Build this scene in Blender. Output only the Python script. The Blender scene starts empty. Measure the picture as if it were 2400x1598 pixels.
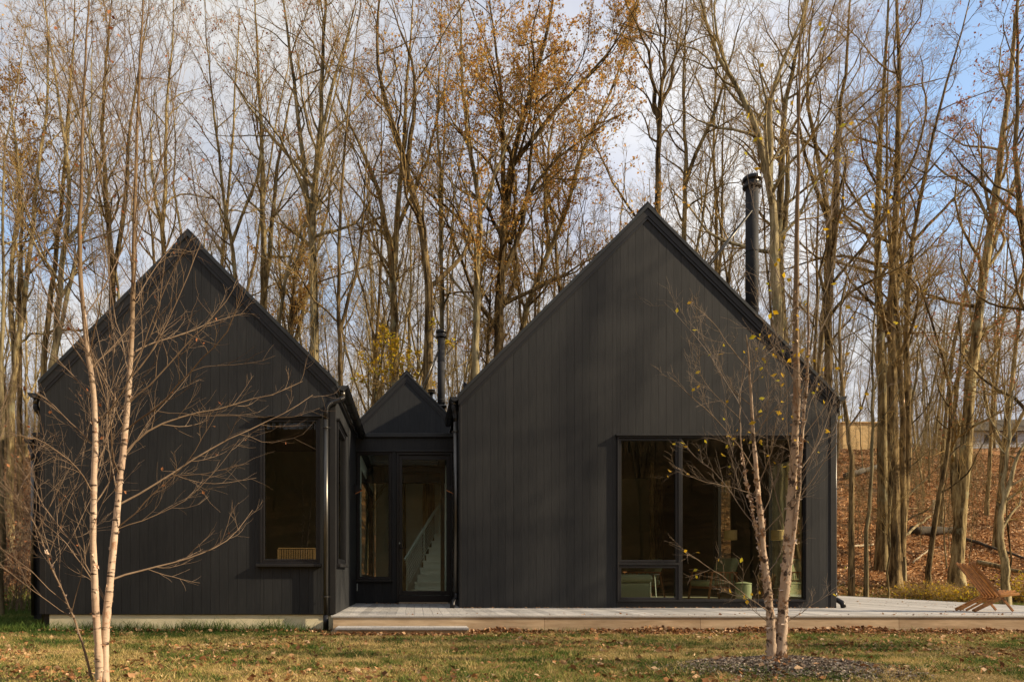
import bpy, math, random
import numpy as np
from mathutils import Vector, Matrix

# ------------------------------------------------------------------ camera, sky, sun
SC = bpy.context.scene
COL = SC.collection
F = 1700.0            # focal length in photo pixels (2400 wide)
U0, V0, CZ = 971.0, 1342.0, 0.64
GZ = -0.27            # lawn level (deck top is z = 0)

cam_d = bpy.data.cameras.new('camera'); cam = bpy.data.objects.new('camera', cam_d); COL.objects.link(cam)
cam.location = (0, 0, CZ); cam.rotation_euler = (math.radians(90), 0, 0)
cam_d.sensor_width = 36; cam_d.lens = F / 2400 * 36
cam_d.shift_x = (1200 - U0) / 2400; cam_d.shift_y = (V0 - 799) / 2400
cam_d.clip_start = 0.05; cam_d.clip_end = 2000
SC.camera = cam

SUN_EL = math.radians(29); SUN_AZ = math.radians(13)      # azimuth from +X towards the camera side
sv = Vector((math.cos(SUN_EL) * math.cos(SUN_AZ), -math.cos(SUN_EL) * math.sin(SUN_AZ), math.sin(SUN_EL)))
sl = bpy.data.lights.new('sun', 'SUN'); so = bpy.data.objects.new('sun', sl); COL.objects.link(so)
sl.energy = 4.4; sl.angle = math.radians(0.6); sl.color = (1.0, 0.80, 0.54)
so.rotation_euler = sv.to_track_quat('Z', 'Y').to_euler(); so.location = (30, -10, 20)

W = bpy.data.worlds.new('World'); SC.world = W; W.use_nodes = True
wt = W.node_tree; wn = wt.nodes; wn.clear()
def WN(t, **k):
    n = wn.new(t)
    for a, b in k.items(): setattr(n, a, b)
    return n
def wl(a, b): wt.links.new(a, b)
wout = WN('ShaderNodeOutputWorld'); wbg = WN('ShaderNodeBackground'); wbg.inputs['Strength'].default_value = 0.12
sky = WN('ShaderNodeTexSky', sky_type='NISHITA'); sky.sun_disc = False
sky.sun_elevation = SUN_EL; sky.sun_rotation = math.atan2(sv.x, sv.y); sky.air_density = 1.0; sky.dust_density = 1.2
tc = WN('ShaderNodeTexCoord'); sep = WN('ShaderNodeSeparateXYZ'); wl(tc.outputs['Generated'], sep.inputs[0])
def wmath(op, a, b=None, c=None, clamp=False):
    n = WN('ShaderNodeMath', operation=op); n.use_clamp = clamp
    for i, x in enumerate((a, b, c)):
        if x is None: continue
        if isinstance(x, (int, float)): n.inputs[i].default_value = x
        else: wl(x, n.inputs[i])
    return n.outputs[0]
zc = wmath('ADD', wmath('MAXIMUM', sep.outputs[2], 0.0), 0.22)
comb = WN('ShaderNodeCombineXYZ'); wl(wmath('DIVIDE', sep.outputs[0], zc), comb.inputs[0]); wl(wmath('DIVIDE', sep.outputs[1], zc), comb.inputs[1])
def wnoise(scale, det, off, rough=0.55, dist=0.3):
    mp = WN('ShaderNodeMapping'); wl(comb.outputs[0], mp.inputs[0]); mp.inputs['Location'].default_value = off
    n = WN('ShaderNodeTexNoise'); wl(mp.outputs[0], n.inputs['Vector'])
    n.inputs['Scale'].default_value = scale; n.inputs['Detail'].default_value = det
    n.inputs['Roughness'].default_value = rough; n.inputs['Distortion'].default_value = dist
    return n.outputs['Fac']
def lobe(u, v, sharp):
    d = Vector(((u - U0) / F, 1, (V0 - v) / F)).normalized()
    n = WN('ShaderNodeVectorMath', operation='DOT_PRODUCT'); wl(tc.outputs['Generated'], n.inputs[0]); n.inputs[1].default_value = d
    return wmath('POWER', wmath('MAXIMUM', n.outputs['Value'], 0.0), sharp)
n1 = wnoise(1.3, 9, (3.1, 1.7, 0))
holes = wmath('MULTIPLY', lobe(2180, 230, 75), 0.34)
for (u, v, s, k) in ((560, 560, 110, .22), (820, 640, 260, .16), (90, 620, 250, .22), (1350, 760, 300, .1)):
    holes = wmath('ADD', holes, wmath('MULTIPLY', lobe(u, v, s), k))
cover = wmath('SUBTRACT', n1, holes)
cover = wmath('MULTIPLY_ADD', cover, 4.5, -0.95, clamp=True)
n2 = wnoise(2.2, 7, (7.3, 4.0, 0))
ramp = WN('ShaderNodeValToRGB'); wl(n2, ramp.inputs[0])
ramp.color_ramp.elements[0].position = 0.33; ramp.color_ramp.elements[0].color = (2.75, 2.95, 3.55, 1)
ramp.color_ramp.elements[1].position = 0.62; ramp.color_ramp.elements[1].color = (4.4, 4.35, 4.3, 1)
bright = wmath('MULTIPLY_ADD', lobe(1600, 300, 26), 0.26, 0.84)
cm = WN('ShaderNodeVectorMath', operation='SCALE'); wl(ramp.outputs[0], cm.inputs[0]); wl(bright, cm.inputs['Scale'])
hs = WN('ShaderNodeVectorMath', operation='MULTIPLY'); wl(sky.outputs[0], hs.inputs[0]); hs.inputs[1].default_value = (1.2, 1.2, 1.15)
mix = WN('ShaderNodeMix', data_type='RGBA'); wl(cover, mix.inputs[0]); wl(hs.outputs[0], mix.inputs[6]); wl(cm.outputs[0], mix.inputs[7])
wl(mix.outputs[2], wbg.inputs['Color']); wl(wbg.outputs[0], wout.inputs[0])

SC.view_settings.view_transform = 'Standard'; SC.view_settings.look = 'None'
SC.view_settings.exposure = 0.88; SC.view_settings.gamma = 1.0
SC.render.engine = 'CYCLES'
SC.cycles.max_bounces = 7; SC.cycles.transparent_max_bounces = 16; SC.cycles.use_denoising = True
SC.cycles.sample_clamp_indirect = 6
rng = np.random.default_rng(7); random.seed(7)

# ------------------------------------------------------------------ helpers
def P(u, v, D): return Vector(((u - U0) * D / F, D, CZ - (v - V0) * D / F))
def tag(o, label=None, cat=None, group=None, kind=None):
    if label: o['label'] = label
    if cat: o['category'] = cat
    if group: o['group'] = group
    if kind: o['kind'] = kind
    return o
def empty(name, loc=(0, 0, 0), rz=0, **k):
    o = bpy.data.objects.new(name, None); COL.objects.link(o); o.location = loc; o.rotation_euler = (0, 0, rz)
    o.empty_display_size = 0.1
    return tag(o, **k)
def link(name, me, m=None, parent=None, **k):
    o = bpy.data.objects.new(name, me); COL.objects.link(o)
    if m is not None and not me.materials: me.materials.append(m)
    if parent is not None: o.parent = parent
    return tag(o, **k)
class MB:
    def __init__(s): s.v = []; s.f = []
    def add(s, vs, fs):
        n = len(s.v); s.v += [tuple(x) for x in vs]; s.f += [tuple(i + n for i in f) for f in fs]; return s
    def box(s, x0, x1, y0, y1, z0, z1):
        return s.add([(x0,y0,z0),(x1,y0,z0),(x1,y1,z0),(x0,y1,z0),(x0,y0,z1),(x1,y0,z1),(x1,y1,z1),(x0,y1,z1)],
                     [(0,3,2,1),(4,5,6,7),(0,1,5,4),(1,2,6,5),(2,3,7,6),(3,0,4,7)])
    def prism(s, poly, a, b, ax='y'):
        """poly in (h, z); extruded from a to b along ax (y: poly h=x ; x: poly h=y)"""
        n = len(poly)
        def mk(h, z, t): return (h, t, z) if ax == 'y' else (t, h, z)
        vs = [mk(h, z, a) for h, z in poly] + [mk(h, z, b) for h, z in poly]
        fs = [tuple(range(n)), tuple(range(2*n-1, n-1, -1))] + [((i+1) % n, i, n+i, n+(i+1) % n) for i in range(n)]
        return s.add(vs, fs)
    def beam(s, p, q, w, t, up=(0, 0, 1)):
        p, q = Vector(p), Vector(q); d = (q - p).normalized(); u = Vector(up)
        a = d.cross(u).normalized() * (w/2); b = a.cross(d).normalized() * (t/2)
        vs = [p-a-b, p+a-b, p+a+b, p-a+b, q-a-b, q+a-b, q+a+b, q-a+b]
        return s.add(vs, [(0,1,2,3),(7,6,5,4),(0,4,5,1),(1,5,6,2),(2,6,7,3),(3,7,4,0)])
    def tube(s, pts, rad, n=10, caps=True):
        pts = [Vector(p) for p in pts]; K = len(pts)
        if isinstance(rad, (int, float)): rad = [rad]*K
        T = [(pts[min(i+1, K-1)] - pts[max(i-1, 0)]).normalized() for i in range(K)]
        a = T[0].orthogonal().normalized(); vs = []
        for i in range(K):
            a = (a - T[i]*a.dot(T[i])).normalized(); b = T[i].cross(a)
            for j in range(n):
                t = 2*math.pi*j/n; vs.append(pts[i] + (a*math.cos(t) + b*math.sin(t))*rad[i])
        fs = [(i*n+j, i*n+(j+1) % n, (i+1)*n+(j+1) % n, (i+1)*n+j) for i in range(K-1) for j in range(n)]
        if caps: fs += [tuple(range(n-1, -1, -1)), tuple(range((K-1)*n, K*n))]
        return s.add(vs, fs)
    def lathe(s, prof, c=(0, 0, 0), n=20):
        vs = []
        for r, z in prof:
            for j in range(n):
                t = 2*math.pi*j/n; vs.append((c[0]+r*math.cos(t), c[1]+r*math.sin(t), c[2]+z))
        K = len(prof)
        fs = [(i*n+j, i*n+(j+1) % n, (i+1)*n+(j+1) % n, (i+1)*n+j) for i in range(K-1) for j in range(n)]
        fs += [tuple(range(n-1, -1, -1)), tuple(range((K-1)*n, K*n))]
        return s.add(vs, fs)
    def build(s, name, m=None, parent=None, smooth=False, bevel=0, **k):
        me = bpy.data.meshes.new(name); me.from_pydata(s.v, [], s.f); me.update()
        if smooth: me.polygons.foreach_set('use_smooth', [True]*len(me.polygons))
        o = link(name, me, m, parent, **k)
        if bevel:
            b = o.modifiers.new('bevel', 'BEVEL'); b.width = bevel; b.segments = 2; b.limit_method = 'ANGLE'
            if bevel > .02:
                for p in me.polygons: p.use_smooth = True
        return o
def np_mesh(name, V, Fq, smooth=False, tint=None):
    """V (n,3); Fq (m,3|4) equal-size faces"""
    me = bpy.data.meshes.new(name); k = Fq.shape[1]; m = len(Fq)
    me.vertices.add(len(V)); me.vertices.foreach_set('co', np.ascontiguousarray(V, np.float32).ravel())
    me.loops.add(m*k); me.loops.foreach_set('vertex_index', np.ascontiguousarray(Fq, np.int32).ravel())
    me.polygons.add(m); me.polygons.foreach_set('loop_start', np.arange(0, m*k, k, dtype=np.int32))
    me.polygons.foreach_set('loop_total', np.full(m, k, np.int32))
    if smooth: me.polygons.foreach_set('use_smooth', np.ones(m, bool))
    me.update(calc_edges=True)
    if tint is not None:
        a = me.attributes.new('tint', 'FLOAT', 'POINT'); a.data.foreach_set('value', np.ascontiguousarray(tint, np.float32))
    return me

# ---- value noise for placing colour patches and shaping terrain
_NT = np.random.default_rng(3).random((64, 64))
def vnoise(x, y):
    x = np.asarray(x, float); y = np.asarray(y, float)
    xi = np.floor(x).astype(int); yi = np.floor(y).astype(int); fx = x-xi; fy = y-yi
    fx = fx*fx*(3-2*fx); fy = fy*fy*(3-2*fy)
    g = lambda i, j: _NT[i % 64, j % 64]
    return (g(xi,yi)*(1-fx)+g(xi+1,yi)*fx)*(1-fy)+(g(xi,yi+1)*(1-fx)+g(xi+1,yi+1)*fx)*fy
def fbm(x, y): return (vnoise(x, y) + .5*vnoise(x*2.1+5, y*2.1) + .25*vnoise(x*4.3, y*4.3+9))/1.75

# ------------------------------------------------------------------ materials
def newmat(name):
    m = bpy.data.materials.new(name); m.use_nodes = True; t = m.node_tree
    b = t.nodes['Principled BSDF']; return m, t, b
def N(t, ty, **k):
    n = t.nodes.new(ty)
    for a, b in k.items(): setattr(n, a, b)
    return n
def ramp_node(t, fac, stops):
    r = N(t, 'ShaderNodeValToRGB'); t.links.new(fac, r.inputs[0]); e = r.color_ramp.elements
    while len(e) < len(stops): e.new(0.5)
    for i, (p, c) in enumerate(stops): e[i].position = p; e[i].color = (*c, 1)
    return r.outputs[0]
def tex(t, scale, stretch=(1, 1, 1), detail=6, coord='Object', rough=.6, rot=(0,0,0)):
    c = N(t, 'ShaderNodeTexCoord'); mp = N(t, 'ShaderNodeMapping'); t.links.new(c.outputs[coord], mp.inputs[0])
    mp.inputs['Scale'].default_value = stretch; mp.inputs['Rotation'].default_value = rot
    n = N(t, 'ShaderNodeTexNoise'); t.links.new(mp.outputs[0], n.inputs['Vector'])
    n.inputs['Scale'].default_value = scale; n.inputs['Detail'].default_value = detail; n.inputs['Roughness'].default_value = rough
    return n.outputs['Fac']
def bump(t, b, h, strength, dist=.01):
    n = N(t, 'ShaderNodeBump'); n.inputs['Strength'].default_value = strength; n.inputs['Distance'].default_value = dist
    t.links.new(h, n.inputs['Height']); t.links.new(n.outputs[0], b.inputs['Normal']); return n
def simple(name, c1, c2, scale=8, stretch=(1,1,1), rough=.6, metal=0, bs=.3, bd=.005, rand=0, spec=.5, p=(.3, .7)):
    m, t, b = newmat(name)
    f = tex(t, scale, stretch)
    if rand:
        oi = N(t, 'ShaderNodeObjectInfo'); mm = N(t, 'ShaderNodeMath', operation='MULTIPLY_ADD')
        t.links.new(oi.outputs['Random'], mm.inputs[0]); mm.inputs[1].default_value = rand; 
        mo = N(t, 'ShaderNodeMath', operation='SUBTRACT'); t.links.new(f, mo.inputs[0]); mo.inputs[1].default_value = rand/2
        t.links.new(mo.outputs[0], mm.inputs[2]); f2 = mm.outputs[0]
    else: f2 = f
    t.links.new(ramp_node(t, f2, [(p[0], c1), (p[1], c2)]), b.inputs['Base Color'])
    b.inputs['Roughness'].default_value = rough; b.inputs['Metallic'].default_value = metal
    b.inputs['Specular IOR Level'].default_value = spec
    if bs: bump(t, b, f, bs, bd)
    return m

M = {}
M['siding'] = simple('siding_black', (.0140, .0160, .0190), (.0275, .0290, .0315), 6, (9, 9, .45), .60, bs=.35, bd=.002, rand=.16, spec=.30)
M['trim'] = simple('trim_black', (.010, .011, .013), (.018, .018, .020), 12, (2, 2, 2), .5, bs=.08, bd=.002, spec=.4)
M['frame'] = simple('window_frame_black', (.006, .007, .010), (.011, .011, .014), 20, rough=.42, bs=.03, spec=.45)
M['roofing'] = simple('roof_metal', (.022, .026, .030), (.036, .040, .044), 3, (1, 1, 1), .45, metal=.35, bs=.05)
M['gutter'] = simple('gutter_metal', (.012, .012, .014), (.022, .022, .024), 5, rough=.34, metal=.5, bs=.03)
M['pipe'] = simple('downspout_metal', (.07, .07, .068), (.12, .115, .105), 7, (6, 6, .6), .33, metal=.85, bs=.04)
M['concrete'] = simple('foundation_concrete', (.70, .62, .40), (.84, .76, .54), 3, (1, 1, 2.5), .9, bs=.4, bd=.004, spec=.2)
M['deck'] = simple('deck_wood_grey', (.27, .265, .26), (.46, .45, .44), 5, (14, .6, 6), .8, bs=.5, bd=.003, rand=.35, spec=.25)
M['fascia'] = simple('fascia_wood', (.36, .255, .16), (.60, .46, .31), 2.2, (1.0, 6, 7), .82, bs=.35, bd=.003, rand=.25, spec=.2)
M['step'] = simple('step_wood', (.30, .20, .10), (.48, .34, .19), 3, (1.4, 6, 9), .82, bs=.35, bd=.003, spec=.2)
M['cedar'] = simple('chair_cedar', (.22, .085, .022), (.52, .225, .055), 7, (3, 3, 3), .55, bs=.15, bd=.002, rand=.3)
M['oakwood'] = simple('lounge_wood', (.25, .09, .03), (.42, .17, .06), 9, (4, 4, 1), .5, bs=.1, bd=.002)
M['green'] = simple('green_fabric', (.31, .35, .22), (.41, .45, .30), 60, rough=.95, bs=.4, bd=.002, spec=.1)
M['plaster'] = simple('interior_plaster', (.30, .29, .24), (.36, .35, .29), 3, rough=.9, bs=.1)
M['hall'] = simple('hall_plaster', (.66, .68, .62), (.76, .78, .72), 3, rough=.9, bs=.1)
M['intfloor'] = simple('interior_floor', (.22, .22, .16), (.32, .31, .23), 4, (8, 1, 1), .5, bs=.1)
M['steel'] = simple('rail_steel', (.45, .52, .49), (.55, .60, .57), 20, rough=.35, metal=.3, bs=0)
M['wicker'] = simple('wicker', (.15, .080, .030), (.30, .18, .075), 70, (1, 1, 3), .8, bs=.6, bd=.004)
M['copper'] = simple('copper', (.75, .32, .14), (.9, .42, .2), 20, rough=.3, metal=.9, bs=0)
M['plywood'] = simple('plywood', (.56, .38, .16), (.74, .54, .27), 1.5, (1, 1, 8), .85, bs=.1)
M['greysiding'] = simple('trailer_siding', (.33, .35, .38), (.45, .47, .50), 3, (1, 1, 10), .7, bs=.1)
M['rotlog'] = simple('old_log', (.020, .017, .012), (.075, .058, .038), 6, (1, 1, 1), .95, bs=.8, bd=.03)
M['paleroot'] = simple('barked_stick', (.30, .24, .15), (.45, .37, .25), 9, rough=.9, bs=.4)
M['stone'] = simple('rock', (.05, .045, .035), (.14, .12, .09), 5, rough=.95, bs=.8, bd=.03)
M['white'] = simple('white_paint', (.6, .6, .6), (.7, .7, .7), 5, rough=.6)

def bark(name, dark, mid, light, sc=7, lichen=.0):
    m, t, b = newmat(name)
    f = tex(t, sc*1.7, (1, 1, .10), 8, rough=.75); g = tex(t, 2.2, (1, 1, .35), 5)
    mx = N(t, 'ShaderNodeMath', operation='MULTIPLY_ADD'); t.links.new(g, mx.inputs[0]); mx.inputs[1].default_value = .5
    sb = N(t, 'ShaderNodeMath', operation='SUBTRACT'); t.links.new(f, sb.inputs[0]); sb.inputs[1].default_value = .25
    t.links.new(sb.outputs[0], mx.inputs[2])
    col = ramp_node(t, mx.outputs[0], [(.40, dark), (.50, mid), (.61, light)])
    if lichen:
        l = tex(t, 2.6, (1, 1, .7), 5); lr = N(t, 'ShaderNodeMapRange'); t.links.new(l, lr.inputs[0])
        lr.inputs[1].default_value = .56; lr.inputs[2].default_value = .63; lr.inputs[4].default_value = lichen
        mi = N(t, 'ShaderNodeMix', data_type='RGBA'); t.links.new(lr.outputs[0], mi.inputs[0]); t.links.new(col, mi.inputs[6])
        mi.inputs[7].default_value = (.33, .34, .22, 1); col = mi.outputs[2]
    oi = N(t, 'ShaderNodeObjectInfo'); vr = N(t, 'ShaderNodeMapRange'); t.links.new(oi.outputs['Random'], vr.inputs[0]); vr.inputs[3].default_value = .55; vr.inputs[4].default_value = 1.08
    hv = N(t, 'ShaderNodeHueSaturation'); t.links.new(col, hv.inputs['Color']); t.links.new(vr.outputs[0], hv.inputs['Value']); col = hv.outputs[0]
    t.links.new(col, b.inputs['Base Color']); b.inputs['Roughness'].default_value = .92; b.inputs['Specular IOR Level'].default_value = .15
    bump(t, b, f, 1.0, .06); return m
M['bark'] = bark('bark_grey_brown', (.070, .050, .024), (.26, .195, .092), (.46, .37, .19), lichen=.5)
M['bark2'] = bark('bark_dark', (.040, .028, .014), (.17, .118, .055), (.34, .25, .12), 9)
M['bark3'] = bark('bark_pale', (.10, .080, .045), (.32, .26, .14), (.50, .42, .25), 6, lichen=.35)
M['twig'] = simple('twig', (.18, .120, .045), (.36, .250, .095), 3, rough=.9, rand=.35, bs=0, spec=.15)
M['twigred'] = simple('twig_birch', (.11, .074, .050), (.24, .175, .12), 4, rough=.85, bs=0, spec=.2)

def birchmat(name, base1, base2, dark, peel, thr):
    m, t, b = newmat(name)
    f = tex(t, 3.0, (1, 1, .8), 5); col = ramp_node(t, f, [(.35, base1), (.65, base2)])
    s = tex(t, 6 if thr > .56 else 14, (1, 1, 4.5 if thr > .56 else .9), 7, rough=.65)                   # dark lenticels and scars
    sr = N(t, 'ShaderNodeMapRange'); t.links.new(s, sr.inputs[0]); sr.inputs[1].default_value = thr; sr.inputs[2].default_value = thr+.05
    mi = N(t, 'ShaderNodeMix', data_type='RGBA'); t.links.new(sr.outputs[0], mi.inputs[0]); t.links.new(col, mi.inputs[6]); mi.inputs[7].default_value = (*dark, 1)
    p = tex(t, 5, (1.3, 1.3, 1.0), 6, rough=.7); pr = N(t, 'ShaderNodeMapRange'); t.links.new(p, pr.inputs[0]); pr.inputs[1].default_value = .55; pr.inputs[2].default_value = .63
    m2 = N(t, 'ShaderNodeMix', data_type='RGBA'); t.links.new(pr.outputs[0], m2.inputs[0]); t.links.new(mi.outputs[2], m2.inputs[6]); m2.inputs[7].default_value = (*peel, 1)
    # the white bark gives way to brown bark high up the stem
    c = N(t, 'ShaderNodeTexCoord'); sp = N(t, 'ShaderNodeSeparateXYZ'); t.links.new(c.outputs['Object'], sp.inputs[0])
    zr = N(t, 'ShaderNodeMapRange'); t.links.new(sp.outputs[2], zr.inputs[0]); zr.inputs[1].default_value = 1.9; zr.inputs[2].default_value = 3.3
    m3 = N(t, 'ShaderNodeMix', data_type='RGBA'); t.links.new(zr.outputs[0], m3.inputs[0]); t.links.new(m2.outputs[2], m3.inputs[6]); m3.inputs[7].default_value = (.17, .115, .065, 1)
    t.links.new(m3.outputs[2], b.inputs['Base Color']); b.inputs['Roughness'].default_value = .75; b.inputs['Specular IOR Level'].default_value = .25
    bump(t, b, s, .5, .01); return m
M['birch'] = birchmat('birch_bark_white', (.40, .29, .215), (.60, .475, .37), (.05, .034, .026), (.33, .185, .115), .565)
M['rbirch'] = birchmat('birch_bark_flaky', (.36, .26, .18), (.54, .42, .32), (.06, .040, .028), (.30, .165, .085), .535)

def tintmat(name, stops, rough=.85, trans=0.0):
    m, t, b = newmat(name); a = N(t, 'ShaderNodeAttribute'); a.attribute_name = 'tint'
    col = ramp_node(t, a.outputs['Fac'], stops); t.links.new(col, b.inputs['Base Color']); b.inputs['Roughness'].default_value = rough
    b.inputs['Specular IOR Level'].default_value = .2
    if trans:
        tr = N(t, 'ShaderNodeBsdfTranslucent'); t.links.new(col, tr.inputs[0]); ms = N(t, 'ShaderNodeMixShader'); ms.inputs[0].default_value = trans
        o = t.nodes['Material Output']; t.links.new(b.outputs[0], ms.inputs[1]); t.links.new(tr.outputs[0], ms.inputs[2]); t.links.new(ms.outputs[0], o.inputs[0])
    return m
M['grass'] = tintmat('grass_blades', [(0, (.030, .070, .014)), (.3, (.10, .150, .030)), (.5, (.27, .245, .070)), (.72, (.47, .36, .15)), (1, (.58, .43, .20))], trans=.25)
M['leaf'] = tintmat('dead_leaves', [(0, (.10, .045, .022)), (.4, (.24, .11, .045)), (.7, (.40, .20, .085)), (1, (.60, .42, .26))], trans=.1)
M['litter'] = tintmat('hill_leaf_litter', [(0, (.10, .048, .024)), (.35, (.29, .145, .060)), (.7, (.49, .27, .12)), (1, (.68, .50, .31))], trans=.1)
M['oakleaf'] = tintmat('oak_leaves', [(0, (.32, .135, .035)), (.45, (.54, .29, .070)), (1, (.62, .44, .12))], trans=.45)
M['yleaf'] = tintmat('yellow_leaves', [(0, (.40, .25, .03)), (.5, (.66, .42, .02)), (1, (.50, .48, .04))], trans=.4)
M['brownleaf'] = tintmat('russet_leaves', [(0, (.20, .07, .03)), (.6, (.42, .16, .07)), (1, (.52, .25, .12))], trans=.3)
M['peel'] = tintmat('peeling_bark', [(0, (.20, .11, .06)), (.5, (.42, .30, .22)), (1, (.66, .54, .44))])
M['twigpale'] = simple('twig_river_birch', (.14, .105, .075), (.26, .205, .155), 4, rough=.85, bs=0, spec=.2)
M['mulch'] = tintmat('mulch_chips', [(0, (.07, .052, .040)), (.6, (.22, .17, .13)), (1, (.50, .43, .35))])

def groundmat():
    m, t, b = newmat('ground')
    c = N(t, 'ShaderNodeTexCoord')
    sp = N(t, 'ShaderNodeSeparateXYZ'); t.links.new(c.outputs['Object'], sp.inputs[0])
    g1 = tex(t, 1.3, (1, 1, 1), 8, rough=.7)
    lawn = ramp_node(t, g1, [(.30, (.10, .095, .030)), (.46, (.23, .17, .065)), (.60, (.34, .22, .10)), (.75, (.17, .15, .045))])
    g2 = tex(t, 6.5, (1, 1, 1), 9, rough=.85)
    leaf = ramp_node(t, g2, [(.34, (.065, .032, .018)), (.48, (.24, .115, .045)), (.58, (.42, .21, .085)), (.70, (.58, .38, .20))])
    a = N(t, 'ShaderNodeAttribute'); a.attribute_name = 'tint'
    j = tex(t, .8, (1, 1, 1), 6); ma = N(t, 'ShaderNodeMath', operation='MULTIPLY_ADD'); t.links.new(j, ma.inputs[0]); ma.inputs[1].default_value = 1.2; ma.inputs[2].default_value = -.6
    ad = N(t, 'ShaderNodeMath', operation='ADD'); ad.use_clamp = True; t.links.new(ma.outputs[0], ad.inputs[0]); t.links.new(a.outputs['Fac'], ad.inputs[1])
    mi = N(t, 'ShaderNodeMix', data_type='RGBA'); t.links.new(ad.outputs[0], mi.inputs[0]); t.links.new(lawn, mi.inputs[6]); t.links.new(leaf, mi.inputs[7])
    so_ = tex(t, .55, (1, 1, 1), 7, rough=.7); sr = N(t, 'ShaderNodeMapRange'); t.links.new(so_, sr.inputs[0]); sr.inputs[1].default_value = .50; sr.inputs[2].default_value = .60; sr.inputs[4].default_value = .8
    sm = N(t, 'ShaderNodeMath', operation='MULTIPLY'); t.links.new(sr.outputs[0], sm.inputs[0]); t.links.new(a.outputs['Fac'], sm.inputs[1])
    m4 = N(t, 'ShaderNodeMix', data_type='RGBA'); t.links.new(sm.outputs[0], m4.inputs[0]); t.links.new(mi.outputs[2], m4.inputs[6]); m4.inputs[7].default_value = (.055, .042, .028, 1)
    t.links.new(m4.outputs[2], b.inputs['Base Color']); b.inputs['Roughness'].default_value = .95; b.inputs['Specular IOR Level'].default_value = .1
    bump(t, b, g2, .8, .05); return m
M['ground'] = groundmat()

def glassmat(name, refl=1.0, tint=(.90, .93, .90)):
    m = bpy.data.materials.new(name); m.use_nodes = True; t = m.node_tree; t.nodes.clear()
    o = N(t, 'ShaderNodeOutputMaterial'); tr = N(t, 'ShaderNodeBsdfTransparent'); tr.inputs[0].default_value = (*tint, 1)
    gl = N(t, 'ShaderNodeBsdfGlossy'); gl.inputs['Roughness'].default_value = .0; gl.inputs[0].default_value = (1, 1, 1, 1)
    fr = N(t, 'ShaderNodeFresnel'); fr.inputs[0].default_value = 1.6; mm = N(t, 'ShaderNodeMath', operation='MULTIPLY'); mm.use_clamp = True
    t.links.new(fr.outputs[0], mm.inputs[0]); mm.inputs[1].default_value = refl
    ms = N(t, 'ShaderNodeMixShader'); t.links.new(mm.outputs[0], ms.inputs[0]); t.links.new(tr.outputs[0], ms.inputs[1]); t.links.new(gl.outputs[0], ms.inputs[2])
    t.links.new(ms.outputs[0], o.inputs[0]); return m
M['glass'] = glassmat('window_glass', .60, (.80, .84, .78))

# ------------------------------------------------------------------ ground
def ground_h(x, y):
    x = np.asarray(x, float); y = np.asarray(y, float)
    y0 = 21.5 - 5.0/(1+np.exp((x+5)/1.5))
    s = y - y0
    ramp = np.where(s > 0, s*s/(s+4.0), 0.0)*0.335
    top = 11.5 + 1.3*(fbm(x*.05+3, y*.03)-.5)*2
    h = top*(1-np.exp(-(ramp/top)**1.25)) if False else np.where(ramp < top*.75, ramp, top*.75 + top*.25*np.tanh((ramp-top*.75)/(top*.25)))
    sb = np.maximum(-y-16, 0); h = h + 19*np.tanh(sb*.62/19)
    bump_ = (fbm(x*.35, y*.35)-.5)*np.clip(s/8, 0, 1)*.7
    near = (fbm(x*.6+20, y*.6)-.5)*.05+(fbm(x*4.3+20, y*4.3)-.5)*.035
    mound = .11*np.exp(-(((x-3.45)/.95)**2+((y-6.75)/.62)**2)**1.6)
    return GZ + h + bump_ + near*np.clip((10.6-y)/1.0, 0, 1)*(y < 10.6) + mound
def litter_mask(x, y):
    y0 = 22.6 - 4.2/(1+np.exp((x+5)/1.5))
    return np.clip((y-y0)/1.8, 0, 1) + .35*np.clip((-y-14)/3, 0, 1)
gx = np.concatenate([np.linspace(-300, -26, 34), np.linspace(-25, 40, 200), np.linspace(42, 300, 34)])
gy = np.concatenate([np.linspace(-200, 1, 34), np.linspace(1.4, 14, 110), np.linspace(14.3, 66, 130), np.linspace(68, 600, 34)])
GX, GY = np.meshgrid(gx, gy); GH = ground_h(GX, GY)
gv = np.stack([GX.ravel(), GY.ravel(), GH.ravel()], 1); nx, ny = len(gx), len(gy)
ii, jj = np.meshgrid(np.arange(nx-1), np.arange(ny-1)); a0 = (jj*nx+ii).ravel()
gf = np.stack([a0, a0+1, a0+1+nx, a0+nx], 1)
link('ground', np_mesh('ground', gv, gf, True, litter_mask(GX, GY).ravel()), M['ground'], kind='structure',
     label='leaf strewn lawn rising to a wooded hillside')

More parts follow.
